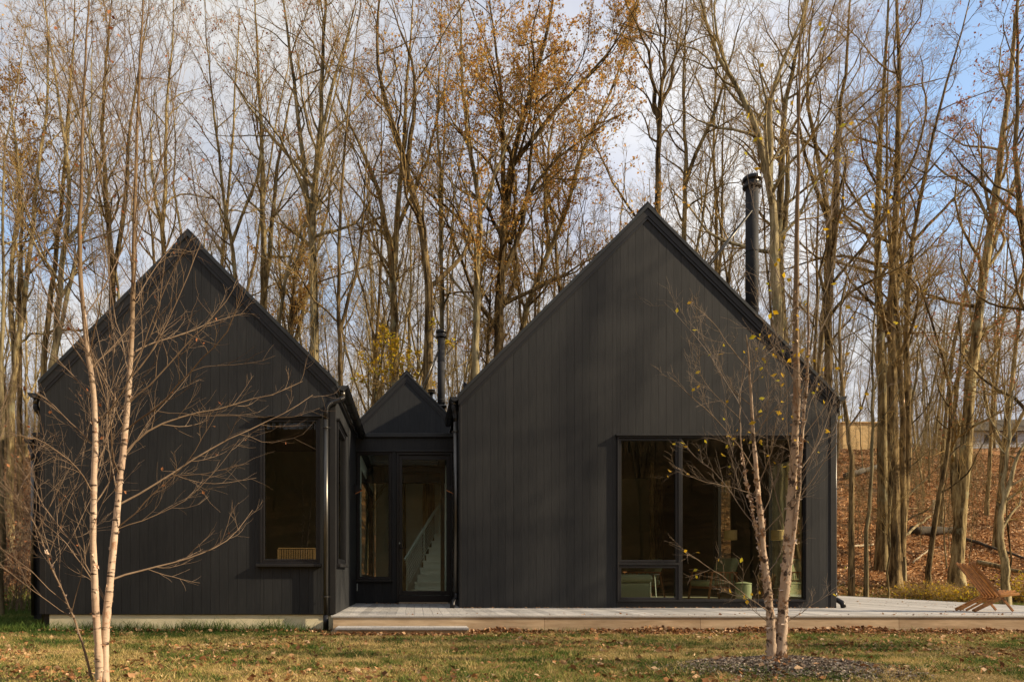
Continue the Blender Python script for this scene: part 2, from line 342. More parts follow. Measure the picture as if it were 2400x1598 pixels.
# ------------------------------------------------------------------ house
house = empty('gabled_house', (2, 13.3, 0), label='black board clad house with steep gables and a recessed glass entry', cat='house')
HM = house.matrix_world
H0 = Vector((2, 13.3, 0))
def hp(o):
    """parent an object built in world coordinates to the house"""
    o.parent = house; o.location = Vector(o.location) - H0; return o
class HB(MB):
    def part(s, name, m, **k):
        return hp(s.build(name, m, None, **k))
    def sub(s, name, m, parent, **k):
        return s.build(name, m, parent, **k)
def gable_top(xc, zt): return lambda x: zt - abs(x-xc)
def clad(x0, x1, zb, topf, plane, outward, module=.14, holes=(), ax='y', thick=.02, gap=.0028, breaks=()):
    """vertical boards on a wall; every board a part of the house"""
    n = max(1, round((x1-x0)/module)); w = (x1-x0)/n
    for i in range(n):
        a, b = x0+i*w+gap/2, x0+(i+1)*w-gap/2
        segs = [(a, b)]
        for (h0, h1, _, _) in holes:
            for e in (h0, h1):
                segs = [q for (p, r) in segs for q in (((p, e-.001), (e+.001, r)) if p+.006 < e < r-.006 else ((p, r),))]
        for (p, r) in segs:
            mid = (p+r)/2; spans = [(zb, None)]
            for (h0, h1, z0, z1) in holes:
                if h0 < mid < h1:
                    spans = [(zb, z0), (z1, None)] if z0 > zb+.02 else [(z1, None)]
            for (za, zz) in spans:
                if zz is None:
                    pts = [(p, za), (r, za), (r, topf(r))]
                    if topf(mid) > max(topf(p), topf(r))+.001: pts.append((mid, topf(mid)))
                    pts.append((p, topf(p)))
                    if max(topf(p), topf(r)) < za+.02: continue
                    pts = [(h, max(z, za+.003)) for h, z in pts]
                else: pts = [(p, za), (r, za), (r, zz), (p, zz)]
                off = random.uniform(-.0008, .0008)
                HB().prism(pts, plane+outward*(-thick), plane+outward*off, ax).part('board', M['siding'])
def backing(x0, x1, zb, topf, plane, inward, holes=(), ax='y', thick=.14, breaks=(), name='wall', m=None):
    es = sorted(set([x0, x1] + [e for h in holes for e in h[:2]] + list(breaks))); mb = HB()
    for p, r in zip(es[:-1], es[1:]):
        mid = (p+r)/2; spans = [(zb, None)]
        for (h0, h1, z0, z1) in holes:
            if h0 < mid < h1: spans = ([(zb, z0)] if z0 > zb+.01 else []) + [(z1, None)]
        for za, zz in spans:
            if zz is None: pts = [(p, za), (r, za), (r, topf(r)), (p, topf(p))]
            else: pts = [(p, za), (r, za), (r, zz), (p, zz)]
            mb.prism(pts, plane, plane+inward*thick, ax)
    return mb.part(name, m or M['trim'])
def zs(v, D): return CZ - (v-V0)*D/F
def xs(u, D): return (u-U0)*D/F

LX0, LX1, LY, LB = -5.79, -1.23, 11.26, 16.6       # smaller gabled volume
RX0, RX1, RY, RBk = .836, 7.69, 13.28, 23.0        # larger gabled volume
LC, LT = (LX0+LX1)/2, 5.92
RC, RT = (RX0+RX1)/2, 7.37
EY = 15.3                                          # entry wall

# --- windows: opening rectangles
lw = (xs(610, LY), xs(751, LY), zs(1320, LY), zs(979, LY))
rw = (xs(1445.5, RY), xs(1889, RY), zs(1409, RY), zs(1023, RY))
sw = (11.48, 12.80, lw[2], lw[3])                  # window in the side wall of the smaller volume
ew1 = (xs(837, EY), xs(917, EY), zs(1357, EY), zs(1060, EY))
ew2 = (xs(930, EY), xs(1060.5, EY), .0, zs(1060, EY))

tl = gable_top(LC, LT-.13); tr_ = gable_top(RC, RT-.13)
clad(LX0, LX1, .0, tl, LY, -1, .138, [lw])
backing(LX0+.02, LX1-.02, .0, tl, LY+.022, 1, [lw], breaks=[LC])
clad(RX0, RX1, .0, tr_, RY, -1, .14, [(rw[0], rw[1], -.001, rw[3])])
HB().box(rw[0]+.002, rw[1]-.002, RY-.004, RY+.02, .0, rw[2]-.002).part('skirt_board', M['trim'], bevel=.004)
backing(RX0+.02, RX1-.02, .0, tr_, RY+.022, 1, [(rw[0], rw[1], rw[2]-.02, rw[3])], breaks=[RC])
flat = lambda z: (lambda a: z)
clad(LY+.0, EY, .0, flat(3.55), LX1, 1, .145, [sw], ax='x')
backing(LY+.17, EY+.2, .0, flat(3.5), LX1-.022, -1, [sw], ax='x')
backing(LY+.17, LB, -.2, flat(3.5), LX0+.0, 1, [(13.0, 15.0, .9, 2.8)], ax='x')
HB().box(LX0, LX1-.2, LB, LB+.15, -.2, 3.5).part('wall', M['trim'])
clad(RY+.0, EY, .0, flat(3.85), RX0, -1, .145, ax='x')
backing(RY+.17, RBk, .0, flat(3.8), RX0+.022, 1, ax='x')
sidewins = [(14.0, 15.7, .08, 3.0), (17.3, 18.3, .08, 3.0)]
backing(RY+.17, RBk, -.1, flat(3.8), RX1-.0, -1, sidewins, ax='x')
clad(RY+.0, RBk, -.05, flat(3.8), RX1+.02, 1, .14, sidewins, ax='x')
backw = [(4.0, 5.2, .9, 2.6)]
backing(RX0, RX1, -.1, tr_, RBk-.15, 1, backw, breaks=[RC])
# corner boards
for (x0, x1, y0, y1, z1) in ((LX0-.02, LX0+.075, LY-.012, LY+.1, 3.42), (LX1-.085, LX1+.012, LY-.012, LY+.085, 3.44),
                             (RX1-.075, RX1+.032, RY-.012, RY+.1, 3.78), (RX0-.012, RX0+.03, RY-.008, RY+.1, 3.75)):
    HB().box(x0, x1, y0, y1, .0, z1).part('corner_board', M['trim'], bevel=.004)

def window(name, rect, plane, ax='y', out=-1, sashes=None, frame=.055, depth=.05, sill=True, head=True, label=None, headx=(.03, .03)):
    """rect (a0,a1,z0,z1); sashes: list of glazed rects with their own frames"""
    w = empty(name); w.parent = house; w.location = -H0
    if label: w['label'] = label
    a0, a1, z0, z1 = rect
    def bx(mb, p, r, za, zb, d0, d1):
        lo, hi = sorted((plane+out*d0, plane+out*d1))
        if ax == 'y': mb.box(p, r, lo, hi, za, zb)
        else: mb.box(lo, hi, p, r, za, zb)
        return mb
    fr = MB(); f = .028
    bx(fr, a0, a0+f, z0, z1, -.10, depth-.01); bx(fr, a1-f, a1, z0, z1, -.10, depth-.01)
    bx(fr, a0+f, a1-f, z1-f, z1, -.10, depth-.01); bx(fr, a0+f, a1-f, z0, z0+f, -.10, depth-.01)
    fr.build('frame', M['frame'], w, bevel=.003)
    for s in (sashes or [(a0+f, a1-f, z0+f, z1-f, frame)]):
        p, r, za, zb, sf = s
        sh = MB(); g = .002
        bx(sh, p+g, p+sf, za+g, zb-g, -.06, .018); bx(sh, r-sf, r-g, za+g, zb-g, -.06, .018)
        bx(sh, p+sf, r-sf, zb-sf, zb-g, -.06, .018); bx(sh, p+sf, r-sf, za+g, za+sf, -.06, .018)
        sh.build('sash', M['frame'], w, bevel=.004)
        pn = MB(); bx(pn, p+sf-.004, r-sf+.004, za+sf-.004, zb-sf+.004, -.022, -.022); 
        c = MB()
        mid = plane+out*(-.022)
        q = [(p+sf, za+sf), (r-sf, za+sf), (r-sf, zb-sf), (p+sf, zb-sf)]
        c.add([(h, mid, z) if ax == 'y' else (mid, h, z) for h, z in q], [(0, 1, 2, 3) if (ax == 'y') == (out < 0) else (3, 2, 1, 0)])
        c.build('pane', M['glass'], w)
    if head: bx(MB(), a0-headx[0], a1+headx[1], z1+.002, z1+.035, -.02, depth+.022).build('head_flashing', M['trim'], w, bevel=.004)
    if sill: bx(MB(), a0-.055, a1+.03, z0-.05, z0-.002, -.02, depth+.03).build('sill', M['trim'], w, bevel=.005)
    return w
window('window', lw, LY, sashes=[(lw[0]+.028, lw[1]-.028, lw[2]+.028, lw[3]-.028, .04)], label='tall single window in the smaller gable')
window('window', sw, LX1, 'x', 1, label='tall side window facing the entry recess', frame=.05, depth=.04)
mx0, mx1 = xs(1588.5, RY), xs(1596.5, RY); tz0, tz1 = zs(1324, RY), zs(1318, RY)
big = window('window', rw, RY, sashes=[(rw[0]+.028, mx0, tz1, rw[3]-.028, .05), (rw[0]+.028, mx0, rw[2]+.028, tz0, .05),
                                 (mx1, rw[1]-.028, rw[2]+.028, rw[3]-.028, .018)], sill=False, label='wide picture window in the larger gable with small lower pane',
             headx=(.03, .02), depth=.055)
MB().box(mx0+.002, mx1-.002, RY-.03, RY+.09, rw[2]+.028, rw[3]-.028).build('mullion', M['frame'], big, bevel=.003)
MB().box(rw[0]+.028, mx0, RY-.035, RY+.09, tz0+.002, tz1-.002).build('transom', M['frame'], big, bevel=.003)
for s in sidewins[:2] + sidewins[2:]:
    window('window', s, RX1, 'x', 1, sill=False, head=False, label='tall glazing in the long side of the larger volume')
for s in backw: window('window', s, RBk, 'y', 1, sill=False, head=False, label='window in the far end of the larger volume')

# --- entry wall
clad(LX1-.05, RX0, ew2[3]+.02, flat(3.49), EY, -1, .14)
clad(LX1-.05, ew1[0], .0, flat(ew2[3]+.015), EY, -1, .14)
clad(ew1[1]+.002, ew2[0]-.002, .0, flat(ew2[3]+.015), EY, -1, .14)
clad(ew1[0]+.002, ew1[1]-.002, .0, flat(ew1[2]-.052), EY, -1, .2)
HB().box(LX1-.1, RX0-.002, EY-.05, EY+.1, 3.495, 3.575).part('roof_edge_flashing', M['roofing'], bevel=.006)
backing(LX1-.05, RX0, .0, flat(3.49), EY+.022, 1, [ew1, (ew2[0], RX0-.01, .0, ew2[3])], thick=.1)
window('window', ew1, EY, label='narrow sidelight window beside the glass door', frame=.03)
dr = empty('door'); dr.parent = house; dr.location = -H0; dr['label'] = 'glazed entry door with black frame'
x0, x1, z0, z1 = ew2
fr = MB()
for b in ((x0, x0+.045, .03, z1), (x1-.045, x1+.0, .03, z1)): fr.box(b[0], b[1], EY-.045, EY+.09, b[2], b[3])
fr.box(x0+.045, x1-.045, EY-.045, EY+.09, z1-.05, z1); fr.box(x0+.045, x1-.045, EY-.045, EY+.09, .03, .17)
fr.build('door_frame', M['frame'], dr, bevel=.004)
gx0, gx1, gz0, gz1 = xs(943, EY), xs(1046, EY), zs(1384, EY), zs(1077, EY)
st = MB(); st.box(x0+.048, gx0, EY-.01, EY+.04, .175, z1-.055); st.box(gx1, x1-.048, EY-.01, EY+.04, .175, z1-.055)
st.box(gx0, gx1, EY-.01, EY+.04, gz1, z1-.055); st.box(gx0, gx1, EY-.01, EY+.04, .175, gz0)
st.build('door_leaf', M['frame'], dr, bevel=.004)
MB().add([(gx0, EY+.012, gz0), (gx1, EY+.012, gz0), (gx1, EY+.012, gz1), (gx0, EY+.012, gz1)], [(0, 1, 2, 3)]).build('pane', M['glass'], dr)
MB().box(x0-.03, x1+.01, EY-.07, EY+.02, z1+.003, z1+.04).build('head_flashing', M['trim'], dr, bevel=.004)
MB().box(x0+.05, x1-.10, EY-.13, EY-.05, .0, .028).build('threshold', M['fascia'], dr, bevel=.004)
hx, hz = xs(936.5, EY), zs(1283, EY)
MB().tube([(hx, EY-.01, hz), (hx, EY-.055, hz)], .013).tube([(hx-.012, EY-.05, hz), (hx+.12, EY-.052, hz-.004)], .010).build('handle', M['frame'], dr, smooth=True)
MB().tube([(hx, EY-.008, zs(1272.5, EY)), (hx, EY-.03, zs(1272.5, EY))], .019, 14).build('lock', M['steel'], dr, smooth=True)
MB().box(LX1+.02, LX1+.035, EY-.035, EY-.002, zs(1384, EY), zs(1367, EY)).build('hinge', M['steel'], dr)
# wall lamps on both sides of the recess
for sx, side in ((LX1+.012, 1), (RX0-.012, -1)):
    lm = empty('wall_lamp'); lm.parent = house; lm.location = -H0; lm['label'] = 'small black wall lamp with copper edge in the recess'
    yy = 14.75; zz = zs(1150, yy) 
    MB().box(min(sx, sx+side*.02), max(sx, sx+side*.02), yy-.05, yy+.05, zz-.06, zz+.13).build('backplate', M['frame'], lm, bevel=.004)
    MB().prism([(sx+side*.02, zz+.10), (sx+side*.05, zz+.10), (sx+side*.17, zz+.015), (sx+side*.02, zz-.055)], yy-.06, yy+.06).build('lamp_shade', M['frame'], lm, bevel=.003)
    MB().beam((sx+side*.025, yy-.066, zz-.066), (sx+side*.175, yy-.066, zz+.006), .012, .012).build('lamp_edge', M['copper'], lm)

# --- roofs
def roof(xc, zt, x0, x1, y0, y1, cap_y1, over=.03, label=None, t=.05, seams=True, yb=None):
    r = empty('roof'); r.parent = house; r.location = -H0
    if label: r['label'] = label
    hl, hr = xc-x0, x1-xc
    for s, h in ((-1, hl), (1, hr)):
        xe = xc+s*(h+over); ze = zt-(h+over)
        k = t*1.414
        MB().prism([(xc, zt), (xe, ze), (xe, ze-k), (xc, zt-k)] if s > 0 else [(xc, zt), (xc, zt-k), (xe, ze-k), (xe, ze)], y0, y1).build('roof_sheet', M['roofing'], r)
        # rake board just under the sheet, proud of the siding
        k2 = k+.004; k3 = k2+.135
        MB().prism([(xc, zt-k2), (xe, ze-k2), (xe, ze-k3+.0), (xc, zt-k3)] if s > 0 else [(xc, zt-k2), (xc, zt-k3), (xe, ze-k3), (xe, ze-k2)], y0+.022, y0+.062).build('rake_board', M['trim'], r)
        k4 = k3+.003; k5 = k4+.055
        MB().prism([(xc, zt-k4), (xe-.03*s, ze+.03-k4), (xe-.03*s, ze+.03-k5), (xc, zt-k5)] if s > 0 else [(xc, zt-k4), (xc, zt-k5), (xe+.03, ze+.03-k5), (xe+.03, ze+.03-k4)], y0+.034, y0+.06).build('rake_moulding', M['frame'], r)
        if seams:
            mb = MB(); yy = y0+.25
            while yy < y1-.2:
                mb.prism([(xc+s*.1, zt-.1), (xe, ze), (xe, ze+.035), (xc+s*.1, zt-.065)], yy, yy+.02); yy += .42
            mb.build('standing_seam', M['roofing'], r, kind='stuff')
    c = .17
    MB().prism([(xc-c, zt-c+.055), (xc, zt+.055), (xc+c, zt-c+.055), (xc+c, zt-c+.004), (xc, zt+.004), (xc-c, zt-c+.004)], y0+.03, cap_y1).build('ridge_cap', M['gutter'], r)
    return r
roof(LC, LT, LX0, LX1, LY-.055, LB+.2, LB+.2, label='steep metal roof of the smaller volume')
roof(RC, RT, RX0, RX1, RY-.055, RBk+.2, RBk+.2, label='steep metal roof of the larger volume')
# rear gable beyond the entry
TY = 19.0; TC = xs(953, TY); TT = zs(872, TY); TH = 2.7
tt = gable_top(TC, TT-.12)
clad(TC-TH, TC+TH, 3.0, tt, TY, -1, .14)
backing(TC-TH, TC+TH, 3.0, tt, TY+.022, 1, breaks=[TC])
roof(TC, TT, TC-TH, TC+TH, TY-.05, 24.0, 24.0, label='narrow steep roof behind the entry', t=.04, seams=False)
# entry roof deck (flat) with an unseen skylight added to brighten the stair hall
added_skyl = (-1.1, .6, 15.7, 18.7)
mb = HB()
mb.box(LX1-.1, added_skyl[0], EY+.1, TY, 3.42, 3.5); mb.box(added_skyl[1], RX0, EY+.1, TY, 3.42, 3.5)
mb.box(added_skyl[0], added_skyl[1], EY+.1, added_skyl[2], 3.42, 3.5); mb.box(added_skyl[0], added_skyl[1], added_skyl[3], TY, 3.42, 3.5)
mb.part('flat_roof', M['roofing'])
HB().box(added_skyl[0], added_skyl[1], added_skyl[2], added_skyl[3], 3.505, 3.515).part('added_skylight_pane', M['glass'])

# --- gutters and downspouts
def gutter(xc, zt, y0, y1, side, r=.078, label=None, brackets=True):
    g = empty('gutter'); g.parent = house; g.location = -H0
    if label: g['label'] = label
    n = 10; o = [(xc+r*math.cos(math.pi+math.pi*i/n), zt+r*math.sin(math.pi+math.pi*i/n)) for i in range(n+1)]
    q = r-.006; i_ = [(xc+q*math.cos(math.pi+math.pi*i/n), zt+q*math.sin(math.pi+math.pi*i/n)) for i in range(n, -1, -1)]
    mb = MB()
    for k in range(n):
        mb.prism([o[k], o[k+1], i_[n-k-1], i_[n-k]], y0, y1)
    mb.build('gutter_trough', M['gutter'], g, smooth=False)
    MB().prism(o, y0-.006, y0-.001).prism(o, y1+.001, y1+.006).build('end_cap', M['roofing'], g)
    MB().tube([(xc-side*0+r*side, y0, zt), (xc+r*side, y1, zt)], .010, 8).build('bead', M['gutter'], g)
    yy = y0+.35
    while brackets and yy < y1:
        oo = [(xc+(r+.007)*math.cos(math.pi+math.pi*i/n), zt+(r+.007)*math.sin(math.pi+math.pi*i/n)) for i in range(n+1)]
        mb = MB()
        for k in range(n): mb.prism([oo[k], oo[k+1], o[k+1], o[k]], yy, yy+.03)
        mb.build('bracket', M['frame'], g); yy += .6
    return g
def arc_path(pts, rr=.07, n=5):
    """round the corners of a polyline"""
    pts = [Vector(p) for p in pts]; out = [pts[0]]
    for a, b, c in zip(pts[:-2], pts[1:-1], pts[2:]):
        d1 = (a-b); d2 = (c-b); l = min(rr, d1.length*.45, d2.length*.45); p = b+d1.normalized()*l; q = b+d2.normalized()*l
        for i in range(n+1):
            t = i/n; out.append(p*(1-t)**2 + b*2*t*(1-t) + q*t*t)
    out.append(pts[-1]); return out
def downspout(top, elbow, pipe, foot, r=.04, label=None, straps=(), ribs=True):
    d = empty('downspout'); d.parent = house; d.location = -H0
    if label: d['label'] = label
    MB().tube(arc_path(elbow, .12, 8), r*1.06, 14).build('elbow', M['gutter'], d, smooth=True)
    if ribs:
        ap = arc_path(elbow, .12, 8); mb = MB()
        for i in range(2, len(ap)-2):
            t = (ap[i+1]-ap[i-1]).normalized()*.006; mb.tube([ap[i]-t, ap[i]+t], r*1.17, 14)
        mb.build('elbow_rib', M['gutter'], d, smooth=True, kind='stuff')
    MB().tube([top[0], elbow[0]], r*1.1, 14).build('outlet', M['pipe'], d, smooth=True)
    MB().tube(pipe, r, 16).build('pipe', M['pipe'], d, smooth=True)
    if foot: MB().tube(arc_path(foot, .07, 6), r*1.15, 14).build('shoe', M['gutter'], d, smooth=True)
    for z in straps:
        x, y = pipe[0][0], pipe[0][1]
        MB().lathe([(r*1.1, 0), (r*1.18, .004), (r*1.18, .018), (r*1.1, .022)], (x, y, z), 16).box(x-.075, x+.075, y+.01, y+.02, z+.002, z+.02).build('strap', M['pipe'], d)
    return d
gutter(-1.105, zs(905, LY), LY-.04, 15.75, 1, label='half round gutter above the entry recess, left side')
gutter(-5.90, zs(922, LY), LY-.04, LB, -1, label='half round gutter at the outer eave of the smaller volume')
gutter(.735, zs(931, RY), RY-.04, 15.6, -1, label='half round gutter above the entry recess, right side')
gutter(RX1+.12, zs(930, RY), RY-.04, RBk, 1, label='half round gutter on the outer eave of the larger volume')
lz = zs(905, LY)
px = xs(763.5, LY-.10); py = LY-.085
downspout([(-1.115, LY+.04, lz-.06)], [(-1.115, LY+.04, lz-.17), (-1.115, LY-.02, zs(935, LY)), (px, py, zs(953, LY)), (px, py, zs(985, LY))],
          [(px, py, zs(982, LY)), (px, py, zs(1443, LY))], [(px, py, zs(1440, LY)), (px, py, -.25)], r=.038,
          label='round downspout at the corner of the smaller gable', straps=(zs(1006, LY), zs(1399, LY)))
lx2 = xs(97, LY)-.0
downspout([(-5.90, LY+.05, zs(932, LY))], [(-5.90, LY+.05, zs(945, LY)), (-5.90, LY+.05, zs(955, LY)), (lx2-.02, LY+.12, zs(978, LY)), (lx2-.02, LY+.12, zs(995, LY))],
          [(lx2-.02, LY+.12, zs(990, LY)), (lx2-.02, LY+.12, -.15)], None, label='black downspout at the outer corner of the smaller volume', straps=(1.5,))
rz_ = zs(931, RY)
downspout([(.735, RY+.08, rz_-.06)], [(.735, RY+.08, rz_-.12), (.735, RY+.08, zs(955, RY)), (.765, RY+.1, zs(972, RY)), (.765, RY+.1, zs(985, RY))],
          [(.765, RY+.1, zs(982, RY)), (.765, RY+.1, .25)], [(.765, RY+.1, .27), (.765, RY+.1, .17), (.70, RY-.02, .09), (.70, RY-.05, .012)],
          label='dark downspout beside the glass door', straps=(zs(1010, RY),), r=.042)
downspout([(RX1+.12, RY+.08, rz_-.05)], [(RX1+.12, RY+.08, rz_-.1), (RX1+.12, RY+.08, zs(955, RY)), (RX1+.06, RY+.1, zs(974, RY)), (RX1+.06, RY+.1, zs(990, RY))],
          [(RX1+.06, RY+.1, zs(986, RY)), (RX1+.06, RY+.1, .26)], [(RX1+.06, RY+.1, .28), (RX1+.06, RY+.1, .17), (RX1+.15, RY, .09), (RX1+.15, RY-.03, .012)],
          label='downspout at the outer corner of the larger gable', straps=(zs(1145, RY), zs(1362, RY)), r=.040)
# --- lower volume showing past the outer corner
WYy = 13.1
HB().box(xs(79, WYy), LX0-.001, WYy, 16.4, -.2, zs(1022, WYy)).part('wall', M['siding'])
HB().box(xs(76, WYy), LX0-.001, WYy-.04, 16.45, zs(1022, WYy)+.002, zs(1014, WYy)).part('roof_edge_flashing', M['roofing'])
gutter(xs(70, WYy), zs(1030, WYy), WYy-.05, 16.3, -1, label='half round gutter on the low volume behind the corner', brackets=False)
wx = xs(77, WYy)
downspout([(wx-.06, WYy+.02, zs(1034, WYy))], [(wx-.06, WYy+.02, zs(1040, WYy)), (wx-.06, WYy+.02, zs(1048, WYy)), (wx+.03, WYy-.05, zs(1068, WYy)), (wx+.03, WYy-.05, zs(1080, WYy))],
          [(wx+.03, WYy-.05, zs(1076, WYy)), (wx+.03, WYy-.05, -.12)], None, label='black downspout on the low volume behind the corner', r=.036)
# --- foundation
HB().box(xs(113, LY), LX1-.1, LY+.03, LB, -.45, -.006).part('foundation', M['concrete'], bevel=.006)
HB().box(LX0+.01, xs(113, LY)-.003, LY+.06, LB, -.45, -.006).part('foundation', M['frame'])
HB().box(LX1-.1, LX1-.005, LY+.03, LY+.3, -.45, -.02).part('foundation', M['concrete'])
HB().box(RX0, RX1, RY+.05, RBk, -.45, -.006).part('foundation', M['concrete'])
HB().box(LX1, RX0, EY+.05, TY, -.45, -.006).part('foundation', M['concrete'])

# --- flues
def flue(x, y, r, z0, z1, braces, name='flue', label=None, collar=None):
    f = empty(name); f.parent = house; f.location = -H0
    if label: f['label'] = label
    MB().tube([(x, y, z0), (x, y, z1)], r, 24).build('pipe', M['fluepipe'], f, smooth=True)
    z = z0+.9
    MB().lathe([(r*1.0, 0), (r*1.42, .02), (r*1.46, .05), (r*1.2, .10)], (x, y, z1-.10), 24).lathe([(r*1.15, .0), (r*1.15, .06)], (x, y, z1-.0), 24).lathe([(r*1.3, .06), (r*1.48, .085), (r*1.46, .13), (r*1.25, .155)], (x, y, z1-.02), 24).build('cap', M['gutter'], f)
    for (p, q) in braces: MB().tube([p, q], .016, 8).build('brace', M['pipe'], f, smooth=True)
    if collar: MB().lathe([(r*1.05, 0), (r*1.5, .01), (r*1.45, .05), (r*1.05, .07)], (x, y, collar), 20).build('collar', M['pipe'], f, smooth=True)
    while z < z1-.4:
        MB().lathe([(r*1.02, 0), (r*1.045, .006), (r*1.045, .022), (r*1.02, .028)], (x, y, z), 24).build('joint_band', M['fluepipe'], f); z += 1.1
    return f
M['fluepipe'] = simple('flue_metal', (.014, .015, .019), (.024, .025, .028), 4, rough=.7, metal=.0, spec=.2, bs=.03)
fy = 14.0; fx = xs(1762.5, fy); fz = zs(431, fy)
flue(fx, fy, .118, RT-(fx-RC)-.3, fz, [((fx-.05, fy-.1, zs(500, fy)), (5.42, 13.75, RT-(5.42-RC)+.0)), ((fx-.05, fy+.1, zs(500, fy)), (5.42, 14.6, RT-(5.42-RC)+.0))],
     label='tall black flue pipe with cap and braces on the larger roof')
fy = 20.6; fx = xs(1034, fy); fz = zs(785, fy)
flue(fx, fy, .105, TT-(fx-TC)-.3, fz, [((fx-.03, fy-.05, zs(812, fy)), (fx-.62, fy-.6, TT-(fx-.62-TC))), ((fx-.03, fy+.05, zs(812, fy)), (fx-.62, fy+.5, TT-(fx-.62-TC)))],
     label='slim black flue pipe behind the rear gable', collar=zs(955, fy))
vt = empty('roof_vent'); vt.parent = house; vt.location = -H0
vy = 20.0; vx = xs(1011, vy); vz = TT-(vx-TC)
MB().tube([(vx, vy, vz-.2), (vx, vy, zs(920, vy))], .045, 12).build('pipe', M['gutter'], vt, smooth=True)
MB().lathe([(.10, 0), (.11, .015), (.11, .03), (.05, .04)], (vx, vy, zs(922, vy)), 14).lathe([(.10, 0), (.11, .012), (.10, .03)], (vx, vy, zs(916, vy)), 14).build('cap', M['gutter'], vt)
# snow guards on the roofs, seen as small upright tabs
HB().prism([(xs(1086, 16), zs(905, 16)-.3), (xs(1086, 16), zs(893, 16)), (xs(1096, 16), zs(900, 16)), (xs(1096, 16), zs(905, 16)-.3)], 16.0, 16.06).part('snow_guard', M['gutter'])
HB().prism([(xs(765, 13.5), zs(882, 13.5)-.4), (xs(768, 13.5), zs(865, 13.5)), (xs(779, 13.5), zs(882, 13.5)), (xs(779, 13.5), zs(882, 13.5)-.4)], 13.5, 13.56).part('snow_guard', M['gutter'])

# --- interior shells
rf = .04
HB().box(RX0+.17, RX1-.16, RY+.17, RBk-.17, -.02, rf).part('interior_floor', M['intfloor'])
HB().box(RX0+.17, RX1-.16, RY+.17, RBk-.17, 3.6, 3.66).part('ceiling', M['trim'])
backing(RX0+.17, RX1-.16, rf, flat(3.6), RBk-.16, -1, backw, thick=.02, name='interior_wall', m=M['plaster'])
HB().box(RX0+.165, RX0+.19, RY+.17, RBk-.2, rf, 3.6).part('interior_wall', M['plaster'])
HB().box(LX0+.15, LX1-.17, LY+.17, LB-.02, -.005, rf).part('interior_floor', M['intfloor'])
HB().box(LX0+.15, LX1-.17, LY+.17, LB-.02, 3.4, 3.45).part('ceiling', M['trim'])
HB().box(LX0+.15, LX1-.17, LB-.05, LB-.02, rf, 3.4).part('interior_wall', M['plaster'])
HB().box(LX1-.02, RX0-.02, EY+.13, 22.9, -.005, rf).part('interior_floor', M['intfloor'])
backing(LB+.16, 23, rf, flat(3.4), LX1-.02, -1, [(17.2, 22.4, .5, 3.1)], ax='x', thick=.12, name='interior_wall', m=M['hall'])  # wide side opening added so daylight reaches the stair hall
window('window', (17.2, 22.4, .5, 3.1), LX1-.14, 'x', -1, sill=False, head=False, label='long window added to light the stair hall from the garden side')
HB().box(LX1-.0, RX0-.0, 22.9, 23, rf, 4.4).part('interior_wall', M['hall'])
HB().box(RX0-.03, RX0-.004, EY+.2, 22.9, rf, 3.4).part('interior_wall', M['hall'])
HB().box(LX1-.1, TC-.0, TY+.2, 23, 4.3, 4.36).part('ceiling', M['plaster'])
# inner glazed screen of the hall: dark frame seen through the door
iy = 16.5; fr = HB()
a, b_, c_, d_ = xs(942, iy), xs(1042, iy), zs(1381, iy), zs(1106, iy)
fr.box(a-.06, a, iy, iy+.06, rf, d_+.08); fr.box(b_-.09, b_, iy, iy+.06, rf, d_+.08); fr.box(a, b_-.09, iy, iy+.06, d_, d_+.08)
fr.part('inner_door_frame', M['frame'])
# stair
stair = empty('staircase'); stair.parent = house; stair.location = -H0
for i in range(9):
    D = 18.0+.27*i; z0 = rf+.185*i; xl = xs(966+6.6*i, D)
    MB().box(xl, RX0-.03, D, D+.25, z0, z0+.15).build('riser', M['hall'], stair)
    MB().box(xl-.02, RX0-.03, D-.03, D+.268, z0+.15, z0+.185).build('tread', M['hall'], stair)
for k in range(9):
    v0, v1 = 1311+k*7.0, 1172+k*6.4
    p = P(949+k*1.2, v0, 18.0); q = P(1034, v1, 20.3)
    if k == 0: MB().beam(p, q, .05, .05).build('handrail', M['steel'], stair)
    else: MB().tube([p, q], .009, 6).build('rail_rod', M['steel'], stair)
for t, D in ((.05, 18.1), (.5, 19.1), (.95, 20.2)):
    p = P(949, 1311, 18).lerp(P(1034, 1172, 20.3), t); MB().box(p.x-.02, p.x+.02, p.y-.02, p.y+.02, p.z-1.0, p.z).build('baluster_post', M['steel'], stair)

